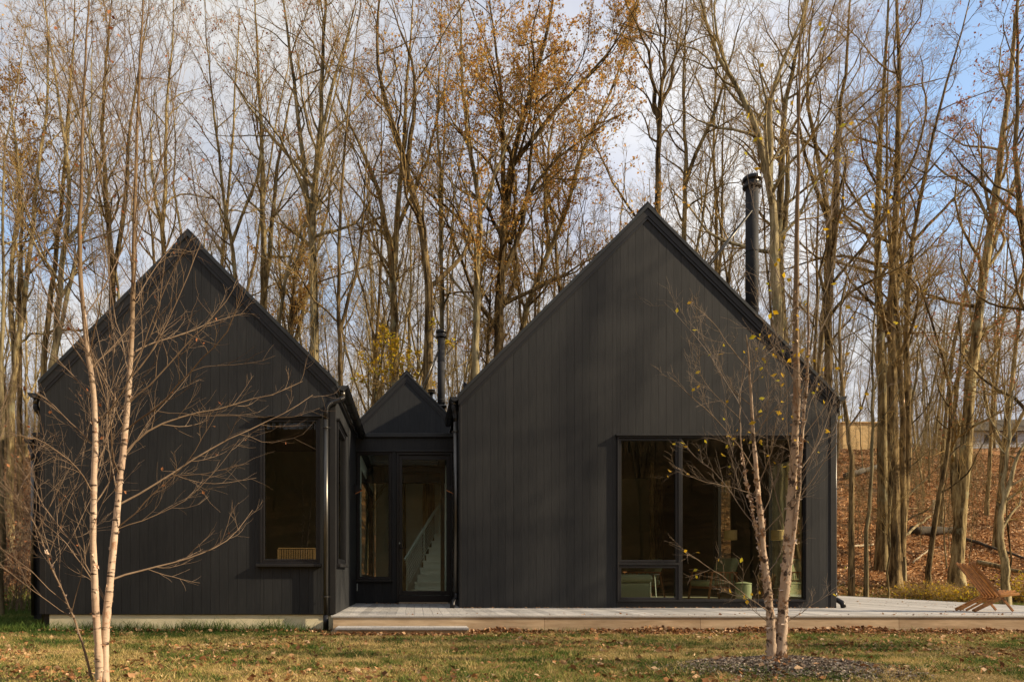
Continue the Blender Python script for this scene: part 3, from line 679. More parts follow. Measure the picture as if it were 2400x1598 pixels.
# ------------------------------------------------------------------ furniture seen through the glass
def place(name, loc, rz=0, **k): return empty(name, loc, rz, **k)
ot = place('ottoman', (3.95, 14.65, rf), label='green upholstered ottoman with piped cushion behind the small lower pane', cat='ottoman')
MB().box(-.78, .68, -.45, .45, .03, .40).build('base', M['green'], ot, bevel=.03)
MB().box(-.80, .73, -.48, .48, .41, .57).build('cushion', M['green'], ot, bevel=.07)
def lounge(loc, rz, label):
    c = place('lounge_chair', loc, rz, label=label, cat='armchair', group='wooden lounge chairs behind the picture window')
    w = .40
    for sx in (-1, 1):
        MB().beam((sx*w, .36, 0), (sx*w, .27, .60), .035, .045, (1,0,0)).build('leg', M['oakwood'], c, bevel=.004)
        MB().beam((sx*w, -.42, 0), (sx*w, -.30, .60), .035, .045, (1,0,0)).build('leg', M['oakwood'], c, bevel=.004)
        MB().beam((sx*w, -.34, .61), (sx*w, .33, .62), .055, .03).build('armrest', M['oakwood'], c, bevel=.008)
        MB().beam((sx*w, -.33, .27), (sx*w, .30, .30), .03, .05, (1,0,0)).build('side_rail', M['oakwood'], c, bevel=.004)
        for k in range(9):
            y = -.24+.055*k; MB().beam((sx*w, y, .31), (sx*w, y+(.02 if k % 2 else -.02), .60), .010, .010, (1,0,0)).build('spindle', M['oakwood'], c)
    MB().beam((-w, .28, .28), (w, .28, .28), .03, .06).build('front_rail', M['oakwood'], c)
    MB().box(-.36, .36, -.34, .36, .30, .44).build('seat_cushion', M['green'], c, bevel=.05)
    b = MB(); b.box(-.35, .35, -.09, .09, -.27, .27); o = b.build('back_cushion', M['green'], c, bevel=.07)
    o.location = (0, -.30, .68); o.rotation_euler = (math.radians(20), 0, 0)
    return c
lounge((6.75, 16.4, rf), math.radians(100), 'wooden spindle lounge chair with plump green cushions behind the picture window')
lounge((5.6, 17.9, rf), math.radians(95), 'second spindle lounge chair, farther back in the dim room')
dsl = place('drum_stool', (7.12, 15.7, rf), label='round green drum stool beside the lounge chair', cat='stool')
MB().lathe([(.15, 0), (.165, .01), (.165, .34), (.15, .36)], n=24).build('body', M['green'], dsl, smooth=False)
MB().lathe([(.17, 0), (.17, .02), (.10, .035), (.02, .05)], (0, 0, .362), 24).build('lid', M['green'], dsl)
bk = place('wicker_basket', (6.95, 14.3, rf), label='woven basket of dry golden stems at the right end of the picture window', cat='basket')
mb = MB()
for k in range(10): mb.lathe([(.14+.006*k, .0), (.15+.006*k, .012), (.14+.006*k, .026)], (0, 0, .03*k), 22)
mb.build('basket', M['wicker'], bk)
mb = MB()
for k in range(60):
    a = random.uniform(0, 6.28); r = random.uniform(0, .10); q = (math.cos(a)*r*2.2, math.sin(a)*r*2.2, random.uniform(.4, .62))
    mb.tube([(math.cos(a)*r, math.sin(a)*r, .2), q], [.004, .008], 4)
mb.build('dry_stems', M['wicker'], bk, kind='stuff')
dt = place('side_table', (4.95, 15.3, rf), label='thin legged metal side table right of the ottoman', cat='table')
MB().lathe([(.22, 0), (.22, .018)], (0, 0, .56), 24).build('tabletop', M['frame'], dt)
for a in range(3):
    t = a*2.1+.4; MB().beam((.15*math.cos(t), .15*math.sin(t), .56), (.2*math.cos(t), .2*math.sin(t), 0), .014, .014).build('leg', M['steel'], dt)
ch = place('dining_chair', (4.35, 16.6, rf), math.radians(20), label='pale wooden chair standing behind the ottoman', cat='chair')
for x in (-.2, .2):
    MB().beam((x, -.2, 0), (x, -.24, .88), .035, .035, (1,0,0)).build('leg', M['plywood'], ch); MB().beam((x, .2, 0), (x, .2, .44), .035, .035, (1,0,0)).build('leg', M['plywood'], ch)
MB().box(-.23, .23, -.22, .23, .44, .47).build('seat', M['plywood'], ch, bevel=.01)
MB().box(-.2, .2, -.26, -.235, .70, .86).build('backrest', M['plywood'], ch, bevel=.01)
for (u, v0, v1, y) in ((1712, 1242, 1265, 16.2), (1824, 1242, 1265, 15.2)):
    x = xs(u, y); z1 = zs(v0, y); z0 = zs(v1, y)
    pl = place('pendant_lamp', (x, y, 3.6), label='box shaped paper pendant lamp in the room, ' + ('left' if u < 1750 else 'right') + ' one of the two', cat='lamp', group='pendant lamps in the living room')
    MB().lathe([(.13, z0-3.6), (.14, z0-3.59), (.14, z1-3.61), (.13, z1-3.6)], n=20).build('lamp_shade', M['paper'] if 'paper' in M else M['plywood'], pl)
    MB().tube([(0, 0, 0), (0, 0, z1-3.6)], .005, 6).build('cord', M['frame'], pl)
wc = place('wicker_chair', (xs(694, 12.3), 12.35, rf), math.radians(4), label='woven cane chair whose back shows in the tall window', cat='chair')
wz = zs(1283, 12.3)-rf
mb = MB(); hw = .285
for k in range(7): mb.box(-hw, hw, -.008+.004*(k % 2), .008+.004*(k % 2), wz-.058-.042*k, wz-.038-.042*k)
for k in range(15): mb.box(-hw+.040*k, -hw+.022+.040*k, -.014, .014, wz-.31, wz-.02)
mb.build('woven_back', M['wicker'], wc)
MB().box(-hw-.03, hw+.03, -.02, .02, wz-.022, wz).build('top_rail', M['wicker'], wc, bevel=.008)
for x in (-hw-.02, hw+.02):
    MB().beam((x, 0, 0), (x, 0, wz-.02), .03, .03, (1,0,0)).build('leg', M['wicker'], wc); MB().beam((x, .45, 0), (x, .45, .42), .03, .03, (1,0,0)).build('leg', M['wicker'], wc)
MB().box(-hw, hw, .02, .46, .40, .45).build('seat', M['wicker'], wc, bevel=.01)

# ------------------------------------------------------------------ deck
deck = empty('wooden_deck', (5, 11, 0), label='long low deck of weathered grey boards wrapping round the house', cat='deck')
DK = Vector((5, 11, 0)); DY = 10.95; DX0 = LX1+.0; DX1 = 11.94; DB = 21.5
def dp(o, parent=None): o.parent = deck; o.location = Vector(o.location) - DK; return o
wbd = .1445; xstart = xs(971.4, 10.98) - 15*wbd; i = 0
while True:
    a = xstart+i*wbd; b = a+wbd-.005; i += 1
    if b < DX0+.03: continue
    if a > DX1: break
    a = max(a, DX0+.003); mid = (a+b)/2; b = min(b, DX1)
    yb = EY-.055 if mid < RX0-.0 else (RY+.015 if mid < RX1+.02 else DB)
    segs = [(DY+.035, yb)]
    if yb > 16: segs = [(DY+.035, 14.4+1.6*(i % 3)), (14.403+1.6*(i % 3), yb)]
    for (p, q) in segs:
        dz = random.uniform(-.0015, .0015); dp(MB().box(a, b, p, q, -.028+dz, dz).build('deck_board', M['deck']))
dp(MB().box(DX0-.03, DX1+.03, DY-.0, DY+.032, -.030, .001).build('edge_board', M['deck'], bevel=.003))
dp(MB().box(DX1+.002, DX1+.032, DY+.035, DB, -.030, .001).build('edge_board', M['deck'], bevel=.003))
x = DX0+.0
for ln in (3.2, 2.36, 3.0, 3.1, 1.7):
    x1 = min(x+ln, DX1); dp(MB().box(x, x1-.004, DY+.018, DY+.055, -.29, -.034).build('fascia_board', M['fascia'], bevel=.003)); x = x1
dp(MB().box(DX1-.04, DX1, DY+.06, DB, -.29, -.034).build('fascia_board', M['fascia']))
dp(MB().box(DX0+.02, DX1-.05, DY+.08, DB-.1, -.05, -.032).build('joist_deck', M['rotlog']))
stp = empty('step'); stp.parent = deck; stp.location = -DK; stp['label'] = 'low entry step below the deck edge'
sy = 10.52; s0, s1 = xs(785, sy), xs(1099, sy)
MB().box(s0, s1, sy, sy+.15, zs(1476, sy), zs(1471, sy)).build('tread', M['deck'], stp, bevel=.004)
MB().box(s0, s1, sy+.155, DY+.012, zs(1476, sy), zs(1471, sy)).build('tread', M['deck'], stp, bevel=.004)
MB().box(s0+.03, s1-.02, sy+.02, sy+.06, -.36, zs(1476.3, sy)).build('riser', M['step'], stp, bevel=.003)
MB().box(s0+.03, s0+.06, sy+.062, DY+.01, -.36, zs(1476.3, sy)).box(s1-.05, s1-.02, sy+.062, DY+.01, -.36, zs(1476.3, sy)).build('riser', M['step'], stp)

# ------------------------------------------------------------------ stick chair on the deck
ax = 0
chair = empty('stick_chair', (xs(2326, 12.0), 12.05, 0), ax, label='reddish cedar slat lounge chair standing near the far right end of the deck', cat='chair')
# chair frame: +x forward, -y the side nearest the camera
ns = 11; cw = .35; tk = .020; hd = .036
for k in range(ns):
    y = -cw/2 + cw*k/(ns-1)
    outer = k in (0, ns-1); leg = k in (0, 1, ns-2, ns-1) or k == 5
    if k % 2 == 0:
        top = (-.43, y, .80 if not outer else .815); low = (.24, y, .015) if leg or outer else (.03, y, .235)
        MB().beam(top, low, tk, hd, (0, 1, 0) if False else (0, 0, 1)).build('back_slat', M['cedar'], chair, bevel=.004)
    else:
        MB().beam((-.41, y, .775), (.02, y, .235), tk, hd).build('back_slat', M['cedar'], chair, bevel=.004)
        fr_ = (.30, y, .345); re = (-.40, y, .02) if k in (1, ns-2, 5) else (-.10, y, .20)
        MB().beam(fr_, (.0, y, .235), tk, hd).build('seat_slat', M['cedar'], chair, bevel=.004)
        MB().beam((.0, y, .232), re, tk, hd).build('rear_leg' if re[0] < -.3 else 'seat_slat', M['cedar'], chair, bevel=.004)
for y in (-cw/2-.03, cw/2+.03):
    MB().beam((.0, y, .225), (-.42, y, .022), .028, .05).build('rear_leg', M['cedar'], chair, bevel=.004)
    MB().beam((.31, y, .30), (.0, y, .262), .028, .045).build('armrest', M['cedar'], chair, bevel=.004)
MB().beam((-.03, -cw/2-.05, .225), (-.03, cw/2+.05, .225), .02, .02).build('hinge_rod', M['cedar'], chair)

# ------------------------------------------------------------------ tree tools
def tubes(pts, rad, sides, wob=0.0):
    """pts (N,K,3), rad (N,K) -> verts, quads"""
    Nn, K, _ = pts.shape
    T = np.empty_like(pts); T[:, 1:-1] = pts[:, 2:]-pts[:, :-2]; T[:, 0] = pts[:, 1]-pts[:, 0]; T[:, -1] = pts[:, -1]-pts[:, -2]
    T /= np.linalg.norm(T, axis=2, keepdims=True)+1e-9
    m = T.mean(axis=1); ref = np.where(np.abs(m[:, 2:3]) < .8, np.array([[0, 0, 1.]]), np.array([[1., 0, 0]]))
    A = np.cross(T, ref[:, None, :]); A /= np.linalg.norm(A, axis=2, keepdims=True)+1e-9
    B = np.cross(T, A)
    th = np.arange(sides)*2*np.pi/sides
    rr = rad[:, :, None]*np.ones(sides)[None, None]
    if wob: rr = rr*(1+wob*(rng.random(rr.shape)-.5))
    V = pts[:, :, None, :] + rr[..., None]*(A[:, :, None, :]*np.cos(th)[None, None, :, None] + B[:, :, None, :]*np.sin(th)[None, None, :, None])
    V = V.reshape(-1, 3)
    n, k, s = np.meshgrid(np.arange(Nn), np.arange(K-1), np.arange(sides), indexing='ij')
    b = (n*K+k)*sides; s2 = (s+1) % sides
    Fq = np.stack([b+s, b+s2, b+sides+s2, b+sides+s], -1).reshape(-1, 4)
    return V, Fq
def merge(parts):
    vs, fs, o = [], [], 0
    for v, f in parts:
        vs.append(v); fs.append(f+o); o += len(v)
    return np.concatenate(vs), np.concatenate(fs)
def resample(pts, K):
    pts = np.asarray(pts, float); d = np.r_[0, np.cumsum(np.linalg.norm(np.diff(pts, axis=0), axis=1))]; t = np.linspace(0, d[-1], K)
    # Catmull style smoothing by cubic interpolation of a fine polyline
    out = np.stack([np.interp(t, d, pts[:, i]) for i in range(3)], 1)
    for _ in range(2): out[1:-1] = .25*out[:-2]+.5*out[1:-1]+.25*out[2:]
    return out
def spawn(par, prad, n, t0, t1, length, angle, K, rr, up=.1, jit=.15, tipr=.25, taper_len=.6, minr=0., tpow=1.0):
    """grow n children on each parent polyline; all parents at once"""
    Np, Kp, _ = par.shape
    t = t0+(t1-t0)*((np.arange(n)[None, :]+rng.random((Np, n)))/n)**tpow
    f = t*(Kp-1); i = np.minimum(f.astype(int), Kp-2); w = (f-i)[..., None]; r_ = np.arange(Np)[:, None]
    pos = par[r_, i]*(1-w)+par[r_, i+1]*w; tan = par[r_, i+1]-par[r_, i]; tan /= np.linalg.norm(tan, axis=2, keepdims=True)+1e-9
    rad = prad[r_, i]*(1-w[..., 0])+prad[r_, i+1]*w[..., 0]
    rv = rng.normal(size=tan.shape); perp = rv-(rv*tan).sum(2, keepdims=True)*tan; perp /= np.linalg.norm(perp, axis=2, keepdims=True)+1e-9
    a = np.radians(angle)*(.7+.6*rng.random((Np, n, 1)))
    d = np.cos(a)*tan+np.sin(a)*perp; d = d.reshape(-1, 3); p = pos.reshape(-1, 3)
    L = (np.asarray(length).reshape(-1, 1) if np.ndim(length) else length)*np.ones((Np, n))*(1-taper_len*(t-t0)/max(t1-t0, 1e-6))*(.6+.7*rng.random((Np, n)))
    L = L.reshape(-1); M_ = len(p); out = np.empty((M_, K, 3)); out[:, 0] = p
    for k in range(1, K):
        d = d + jit*rng.normal(size=d.shape) + np.array([0, 0, up]); d /= np.linalg.norm(d, axis=1, keepdims=True)
        out[:, k] = out[:, k-1] + d*(L/(K-1))[:, None]
    r0 = np.maximum(rad.reshape(-1)*rr, minr); rads = r0[:, None]*np.linspace(1, tipr, K)[None, :]
    return out, rads, L
def leaf_quads(tw, n, size, along=(.3, 1), spread=.05):
    """n leaves per twig"""
    Nn, K, _ = tw.shape; idx = rng.integers(0, Nn, n); t = along[0]+(along[1]-along[0])*rng.random(n); f = t*(K-1)
    i = np.minimum(f.astype(int), K-2); w = (f-i)[:, None]; p = tw[idx, i]*(1-w)+tw[idx, i+1]*w + rng.normal(size=(n, 3))*spread
    return leaf_at(p, size)
def leaf_at(p, size, flat=0.0):
    n = len(p); u = rng.normal(size=(n, 3)); 
    if flat: u[:, 2] *= (1-flat)
    u /= np.linalg.norm(u, axis=1, keepdims=True)
    v = rng.normal(size=(n, 3))
    if flat: v[:, 2] *= (1-flat)
    v -= (v*u).sum(1, keepdims=True)*u; v /= np.linalg.norm(v, axis=1, keepdims=True)+1e-9
    s = (size*(.6+.8*rng.random(n)))[:, None]; w = np.cross(u, v)
    V = np.stack([p-u*s*.5, p+v*s*.32+w*s*.12, p+u*s*.5, p-v*s*.32+w*s*.10], 1).reshape(-1, 3)
    q = np.arange(n)[:, None]*4; T = np.concatenate([q+[0, 1, 2], q+[0, 2, 3]])
    return V, T, np.repeat(rng.random(n), 4)

def grow_tree(stems, radii, par, want_leaves=None, leafsize=.1):
    """stems: list of (K,3) arrays; returns meshes' raw data: trunk, crown, leaf"""
    trunk = []; L1p, L1r, L1l = [], [], []
    for s, r in zip(stems, radii):
        K = len(s); trunk.append(tubes(s[None], r[None], par.get('sides', 9), .14))
        ln = np.linalg.norm(np.diff(s, axis=0), axis=1).sum()
        n = max(3, int(par['n1']*ln)); a, b, c = spawn(s[None], r[None], n, par['t0'], 1.0, par['l1'], par['a1'], 9, par.get('r1', .5), par.get('up1', .06), par.get('j1', .16), .22, .55, .006, par.get('tp', 1.))
        L1p.append(a); L1r.append(b); L1l.append(c)
    p1, r1, l1 = np.concatenate(L1p), np.concatenate(L1r), np.concatenate(L1l)
    p2, r2, l2 = spawn(p1, r1, par['n2'], .18, 1.0, l1*par.get('k2', .42), par.get('a2', 38), 5, .55, par.get('up2', .07), .16, .3, .4, .007)
    p3, r3, l3 = spawn(p2, r2, par['n3'], .15, 1.0, l2*par.get('k3', .48), par.get('a3', 36), 3, .6, par.get('up3', .08), .18, .45, .4, par.get('m3', .0042))
    trunk.append(tubes(p1, r1, 6)); crown = [tubes(p2, r2, 4), tubes(p3, r3, 3)]
    last = p3
    if par.get('n4', 0):
        p4, r4, l4 = spawn(p3, r3, par['n4'], .2, 1.0, l3*.6, 36, 2, .8, .06, .10, .6, .3, par.get('m4', .0036)); crown.append(tubes(p4, r4, 3)); last = p4
    lv = None
    if want_leaves: lv = leaf_quads(last, want_leaves, leafsize)
    return merge(trunk), merge(crown), lv

# ---- prototypes shared by copies (origin at the foot of the tree)
def proto(kind, seed):
    global rng
    rng = np.random.default_rng(seed); H = {'tall': 19, 'slim': 15, 'sapling': 8.5, 'forked': 18}[kind]*(.92+.16*rng.random())
    K = 14; z = np.linspace(-.4, H, K); lean = rng.normal(size=2)*.035; wob = np.cumsum(np.cumsum(rng.normal(size=(K, 2))*.085*(H/16), 0)*.75, 0)*.55+rng.normal(size=(K, 2))*.03
    s = np.stack([lean[0]*z+wob[:, 0], lean[1]*z+wob[:, 1], z], 1); s -= s[0]*[1, 1, 0]
    r0 = {'tall': .125, 'slim': .075, 'sapling': .034, 'forked': .13}[kind]; r = r0*(1-.86*np.linspace(0, 1, K)**.9); r[0] *= 1.25
    stems, radii = [s], [r]
    if kind in ('forked', 'tall'):
        for _ in range(2 if kind == 'forked' else 1):
            i = int(rng.integers(3, 7)); a = rng.random()*6.28; k = 9; t = np.linspace(0, 1, k)[:, None]; ln = (H-z[i])*.9
            q = s[i] + np.concatenate([np.cos(a)*t**.8*ln*.22, np.sin(a)*t**.8*ln*.22, t*ln], 1)+np.r_[[[0, 0, 0]], np.cumsum(rng.normal(size=(k-1, 3))*[.12, .12, 0], 0)]
            stems.append(q); radii.append(r[i]*.75*(1-.85*np.linspace(0, 1, k)))
    par = {'tall': dict(n1=.9, t0=.38, l1=4.4, a1=44, n2=7, n3=5, n4=2, up1=.10), 'forked': dict(n1=.65, t0=.30, l1=4.2, a1=40, n2=7, n3=5, n4=2, up1=.10),
           'slim': dict(n1=1.5, t0=.30, l1=2.9, a1=36, n2=7, n3=5, n4=2, up1=.12), 'sapling': dict(n1=3, t0=.22, l1=1.9, a1=38, n2=6, n3=4, n4=0, up1=.10)}[kind]
    t_, c_, _ = grow_tree(stems, radii, par)
    return np_mesh('trunk', *t_, smooth=True), np_mesh('crown', *c_, smooth=False)
PROTO = {}
for kind, n in (('tall', 3), ('forked', 2), ('slim', 3), ('sapling', 3)):
    PROTO[kind] = [proto(kind, 100+17*i+len(kind)) for i in range(n)]
    for i, (a, b) in enumerate(PROTO[kind]):
        a.materials.append(M[('bark', 'bark2', 'bark3')[i % 3]]); b.materials.append(M['twig'])
def zg(x, y): return float(ground_h(x, y))
def copy_tree(kind, i, x, y, rz, sc, label, group=None, name='bare_tree'):
    e = empty(name, (x, y, zg(x, y)), rz, label=label, cat='tree', group=group); e.scale = (sc, sc, sc)
    a, b = PROTO[kind][i % len(PROTO[kind])]
    link('trunk', a, None, e); link('crown', b, None, e); return e

# ---- trees drawn from the photograph (2355-pixel-wide view coordinates)
SCL = 2400/2355
def px_path(path, D, K, curve=0.0):
    n = len(path); pts = np.array([P(u*SCL, v*SCL, D+curve*i/(n-1)) for i, (u, v) in enumerate(path)])
    return resample(pts, K)
def hero(name, label, D, paths, widths, par, mats=('bark', 'twig'), leaves=0, leafsize=.1, leafmat='oakleaf', seed=1, base=True, tip=.12, group=None, leafpar=None):
    global rng
    rng = np.random.default_rng(seed)
    (u, v) = paths[0][0]; b = P(u*SCL, v*SCL, D); gz = zg(b.x, D); foot = Vector((b.x, D, gz))
    stems, radii = [], []
    for k, (pa, w) in enumerate(zip(paths, widths)):
        s = px_path(pa, D, 18 if k == 0 else 12, (rng.random()-.5)*2.0 if k else 0)
        if k == 0 and base:
            bottom = np.array([[foot.x, D, gz-.25], [foot.x*.4+s[0, 0]*.6, D, gz*.4+s[0, 2]*.6]]) if s[0, 2] > gz+.6 else np.array([[foot.x, D, gz-.25]])
            s = np.concatenate([bottom, s])
        r0 = w*SCL/2*D/F; n = len(s); r = r0*(1-(1-tip)*np.linspace(0, 1, n)**1.1)
        if k == 0: r[0] *= 1.45; r[1] *= 1.1
        s[1:-1, :2] += rng.normal(size=(n-2, 2))*.02
        stems.append(s-np.array(foot)); radii.append(r)
    t_, c_, lv = grow_tree(stems, radii, par, leaves, leafsize)
    e = empty(name, foot, label=label, cat='tree', group=group)
    link('trunk', np_mesh('trunk', *t_, smooth=True), M[mats[0]], e)
    link('crown', np_mesh('crown', *c_), M[mats[1]], e)
    if lv: link('leaves', np_mesh('leaves', lv[0], lv[1], False, lv[2]), M[leafmat], e, kind='stuff')
    return e
BIG = dict(n1=.9, t0=.30, l1=4.4, a1=44, j1=.20, n2=7, n3=7, n4=3, up1=.08, up3=.03, up2=.05)
MED = dict(n1=.95, t0=.26, l1=3.4, a1=44, j1=.18, n2=7, n3=5, n4=2, up1=.08, up3=.03, up2=.05)
THIN = dict(n1=1.1, t0=.15, l1=2.2, a1=40, n2=6, n3=5, n4=0, up1=.06, sides=8)
HB_ = 'hardwood trees standing behind the house'
hero('bare_tree', 'pale lichened tree rising behind the right slope of the smaller gable, forked high', 23, [
    [(724, 880), (722, 700), (716, 560), (718, 430), (738, 330), (742, 180), (748, 20), (752, -160)],
    [(716, 560), (703, 420), (690, 290), (672, 150), (650, 10), (640, -120)], [(738, 330), (762, 200), (800, 80), (830, -60)],
    [(718, 430), (640, 330), (560, 230), (500, 120)]], [23, 14, 10, 9], BIG, ('bark3', 'twig'), 1500, .07, 'brownleaf', 11)
hero('bare_tree', 'twin stemmed tan tree behind the smaller roof, left of the pale lichened one', 27, [
    [(605, 720), (607, 560), (603, 420), (600, 260), (590, 100), (585, -60)], [(606, 690), (622, 560), (632, 430), (655, 280), (690, 130)]], [17, 13], MED, ('bark', 'twig'), seed=12)
hero('bare_tree', 'grey tree leaning right behind the smaller roof, crossing its neighbour', 25, [
    [(640, 740), (655, 640), (672, 580), (700, 510), (745, 450), (800, 350), (850, 250)]], [9], THIN, ('bark3', 'twig'), seed=13)
hero('bare_tree', 'dark double bending tree nearest the recess, sweeping left above the rear gable', 21.5, [
    [(985, 890), (988, 780), (983, 660), (975, 540), (962, 470), (930, 370), (902, 300), (885, 220), (855, 140), (870, 60), (880, -80)],
    [(985, 665), (1020, 630), (1060, 600), (1085, 560), (1092, 510), (1075, 440), (1045, 370), (1030, 300)], [(938, 380), (950, 280), (960, 180), (920, 60), (890, 0)]], [25, 11, 12],
    dict(BIG, n1=.8, t0=.38), ('bark2', 'twig'), 900, .09, 'oakleaf', 14)
hero('bare_tree', 'tree with many upswept stems above the left slope of the rear gable', 24, [
    [(905, 900), (908, 760), (903, 640), (895, 560), (880, 470), (850, 380), (810, 300), (770, 210)],
    [(903, 640), (915, 500), (925, 380), (930, 250), (945, 100), (950, -60)], [(898, 570), (935, 470), (985, 370), (1010, 250), (1040, 120)]], [24, 15, 11], BIG, ('bark', 'twig'), 500, .08, 'brownleaf', 15)
hero('oak_tree', 'large oak with orange leaves, tallest between the two main gables', 24, [
    [(1140, 880), (1148, 760), (1152, 640), (1160, 520), (1172, 400), (1198, 290), (1230, 180), (1262, 60), (1290, -120)],
    [(1160, 520), (1155, 420), (1158, 300), (1150, 180), (1130, 40), (1120, -90)], [(1180, 380), (1235, 300), (1330, 200), (1410, 110), (1470, 10)],
    [(1172, 560), (1215, 440), (1280, 360), (1380, 290), (1440, 260)], [(1152, 640), (1195, 560), (1215, 430), (1225, 300), (1240, 150)]], [27, 13, 12, 11, 14],
    dict(BIG, n1=1.1, t0=.18), ('bark2', 'twig'), 15000, .08, 'oakleaf', 16)
hero('oak_tree', 'slender oak with a few russet leaves left of the big orange oak', 22.5, [
    [(1095, 850), (1098, 700), (1102, 560), (1108, 480), (1082, 370), (1068, 260), (1065, 120), (1050, -60)], [(1108, 470), (1150, 380), (1180, 290), (1190, 180)]], [19, 9],
    dict(MED, t0=.2, n1=1.3), ('bark3', 'twig'), 4200, .085, 'oakleaf', 17)
hero('oak_tree', 'slanting oak with thin rusty foliage just left of the larger ridge', 27, [
    [(1190, 800), (1210, 700), (1262, 580), (1310, 470), (1330, 360), (1400, 230), (1440, 120), (1470, 0)], [(1262, 580), (1250, 430), (1270, 300), (1290, 150)]], [16, 10],
    dict(MED, t0=.15, n1=1.5), ('bark', 'twig'), 8500, .085, 'oakleaf', 18)
hero('bare_tree', 'crooked slim tree touching the left slope of the larger gable', 19.5, [
    [(1500, 700), (1490, 560), (1465, 500), (1420, 440), (1390, 380), (1370, 340), (1360, 250), (1330, 160)]], [8], THIN, ('bark2', 'twig'), 600, .08, 'oakleaf', seed=19)
hero('bare_tree', 'straight dark tree with a burl, just behind the larger ridge', 22, [
    [(1513, 600), (1515, 480), (1513, 370), (1518, 260), (1528, 140), (1530, 60), (1535, -80)], [(1516, 300), (1505, 200), (1490, 110), (1450, 30), (1430, -20)], [(1518, 250), (1545, 190), (1560, 80), (1580, -40)]], [18, 10, 9],
    dict(MED, t0=.4), ('bark2', 'twig'), seed=20)
hero('bare_tree', 'tan forked tree between the larger ridge and the tall flue', 25, [
    [(1572, 640), (1575, 480), (1577, 330), (1570, 200), (1578, 80), (1582, -80)], [(1575, 430), (1600, 350), (1650, 250), (1680, 130), (1720, 0)]], [13, 10], MED, ('bark', 'twig'), seed=21)
hero('bare_tree', 'grey limbed tree bending far left above the tall flue', 21, [
    [(1790, 780), (1782, 640), (1778, 500), (1768, 400), (1745, 310), (1715, 230), (1690, 190), (1650, 140), (1622, 80), (1610, -60)],
    [(1770, 420), (1775, 330), (1760, 240), (1790, 160), (1840, 60), (1870, -50)], [(1690, 190), (1650, 100), (1640, 0), (1670, -100)]], [26, 15, 8], BIG, ('bark3', 'twig'), seed=22)
hero('bare_tree', 'thick tan tree just right of the tall flue', 24, [
    [(1800, 800), (1792, 640), (1788, 520), (1800, 420), (1798, 300), (1815, 180), (1850, 60), (1870, -80)], [(1796, 560), (1815, 470), (1812, 380), (1800, 250), (1790, 120)]], [24, 14], BIG, ('bark', 'twig'), seed=23)
hero('bare_tree', 'tall double trunk with ivy texture rising over the outer slope of the larger gable', 23, [
    [(1905, 960), (1902, 820), (1905, 700), (1910, 560), (1905, 450), (1885, 370), (1860, 280), (1850, 160), (1870, 20)], [(1912, 620), (1925, 500), (1920, 380), (1935, 250), (1950, 100), (1960, -80)],
    [(1902, 500), (1870, 420), (1850, 360), (1830, 260), (1835, 100)]], [21, 15, 9], BIG, ('bark2', 'twig'), seed=24)
hero('bare_tree', 'dark sinuous tree just outside the larger gable corner', 20.5, [
    [(1958, 1050), (1945, 960), (1935, 880), (1928, 780), (1935, 680), (1960, 600), (2000, 560), (2060, 500)]], [11], THIN, ('bark2', 'twig'), seed=25)
hero('bare_tree', 'slender smooth sapling on the slope, left of the big clustered trunks', 22.8, [
    [(1992, 1218), (2003, 1130), (2006, 1000), (2008, 850), (2012, 700), (2020, 560), (2022, 420)]], [9], dict(THIN, t0=.35), ('bark3', 'twig'), seed=26)
hero('bare_tree', 'sturdy trunk half hidden left of the big clustered trunks', 27, [
    [(2028, 1185), (2030, 1050), (2030, 900), (2022, 700), (2015, 560), (2018, 400), (2035, 230), (2040, 60), (2050, -80)]], [25], BIG, ('bark', 'twig'), seed=27)
hero('bare_tree', 'largest cluster of upright trunks on the slope right of the house', 24.3, [
    [(2058, 1302), (2055, 1150), (2050, 950), (2048, 760), (2050, 600), (2060, 480), (2068, 350), (2070, 200), (2062, 40), (2060, -120)],
    [(2066, 1290), (2090, 1130), (2100, 980), (2080, 800), (2075, 650), (2095, 540), (2120, 420), (2150, 280), (2200, 120), (2240, -40)],
    [(2074, 1280), (2082, 1120), (2078, 940), (2065, 780), (2062, 640), (2030, 500), (2040, 300), (2045, 100)],
    [(2095, 560), (2160, 490), (2230, 420), (2330, 370)]], [28, 17, 15, 8], dict(BIG, n1=.9, t0=.38), ('bark2', 'twig'), 700, .08, 'brownleaf', seed=28)
hero('bare_tree', 'slim fork tree with pale bark between the two big trunk clusters', 25.5, [
    [(2078, 1240), (2088, 1100), (2092, 1000), (2095, 930), (2108, 840), (2120, 780), (2135, 700), (2170, 640)], [(2095, 930), (2088, 830), (2085, 740), (2075, 660)]], [11, 7], THIN, ('bark3', 'twig'), seed=29)
hero('bare_tree', 'thin crooked dark tree between the trunk clusters', 23.2, [
    [(2135, 1318), (2152, 1235), (2148, 1190), (2165, 1120), (2180, 1040), (2190, 960), (2180, 860), (2150, 760), (2110, 640), (2090, 560)]], [13], dict(THIN, t0=.3), ('bark2', 'twig'), seed=30)
hero('bare_tree', 'heavy leaning tree behind the cedar chair, bark lit along its right side', 24.6, [
    [(2200, 1290), (2208, 1180), (2218, 1060), (2225, 940), (2238, 820), (2250, 700), (2275, 560), (2290, 440), (2305, 320), (2325, 180), (2340, 20), (2350, -120)],
    [(2205, 1200), (2190, 1050), (2195, 900), (2225, 760)], [(2260, 640), (2290, 540), (2330, 440), (2360, 300)]], [30, 20, 12], dict(BIG, n1=.9, t0=.30), ('bark', 'twig'), 1400, .08, 'brownleaf', seed=31)
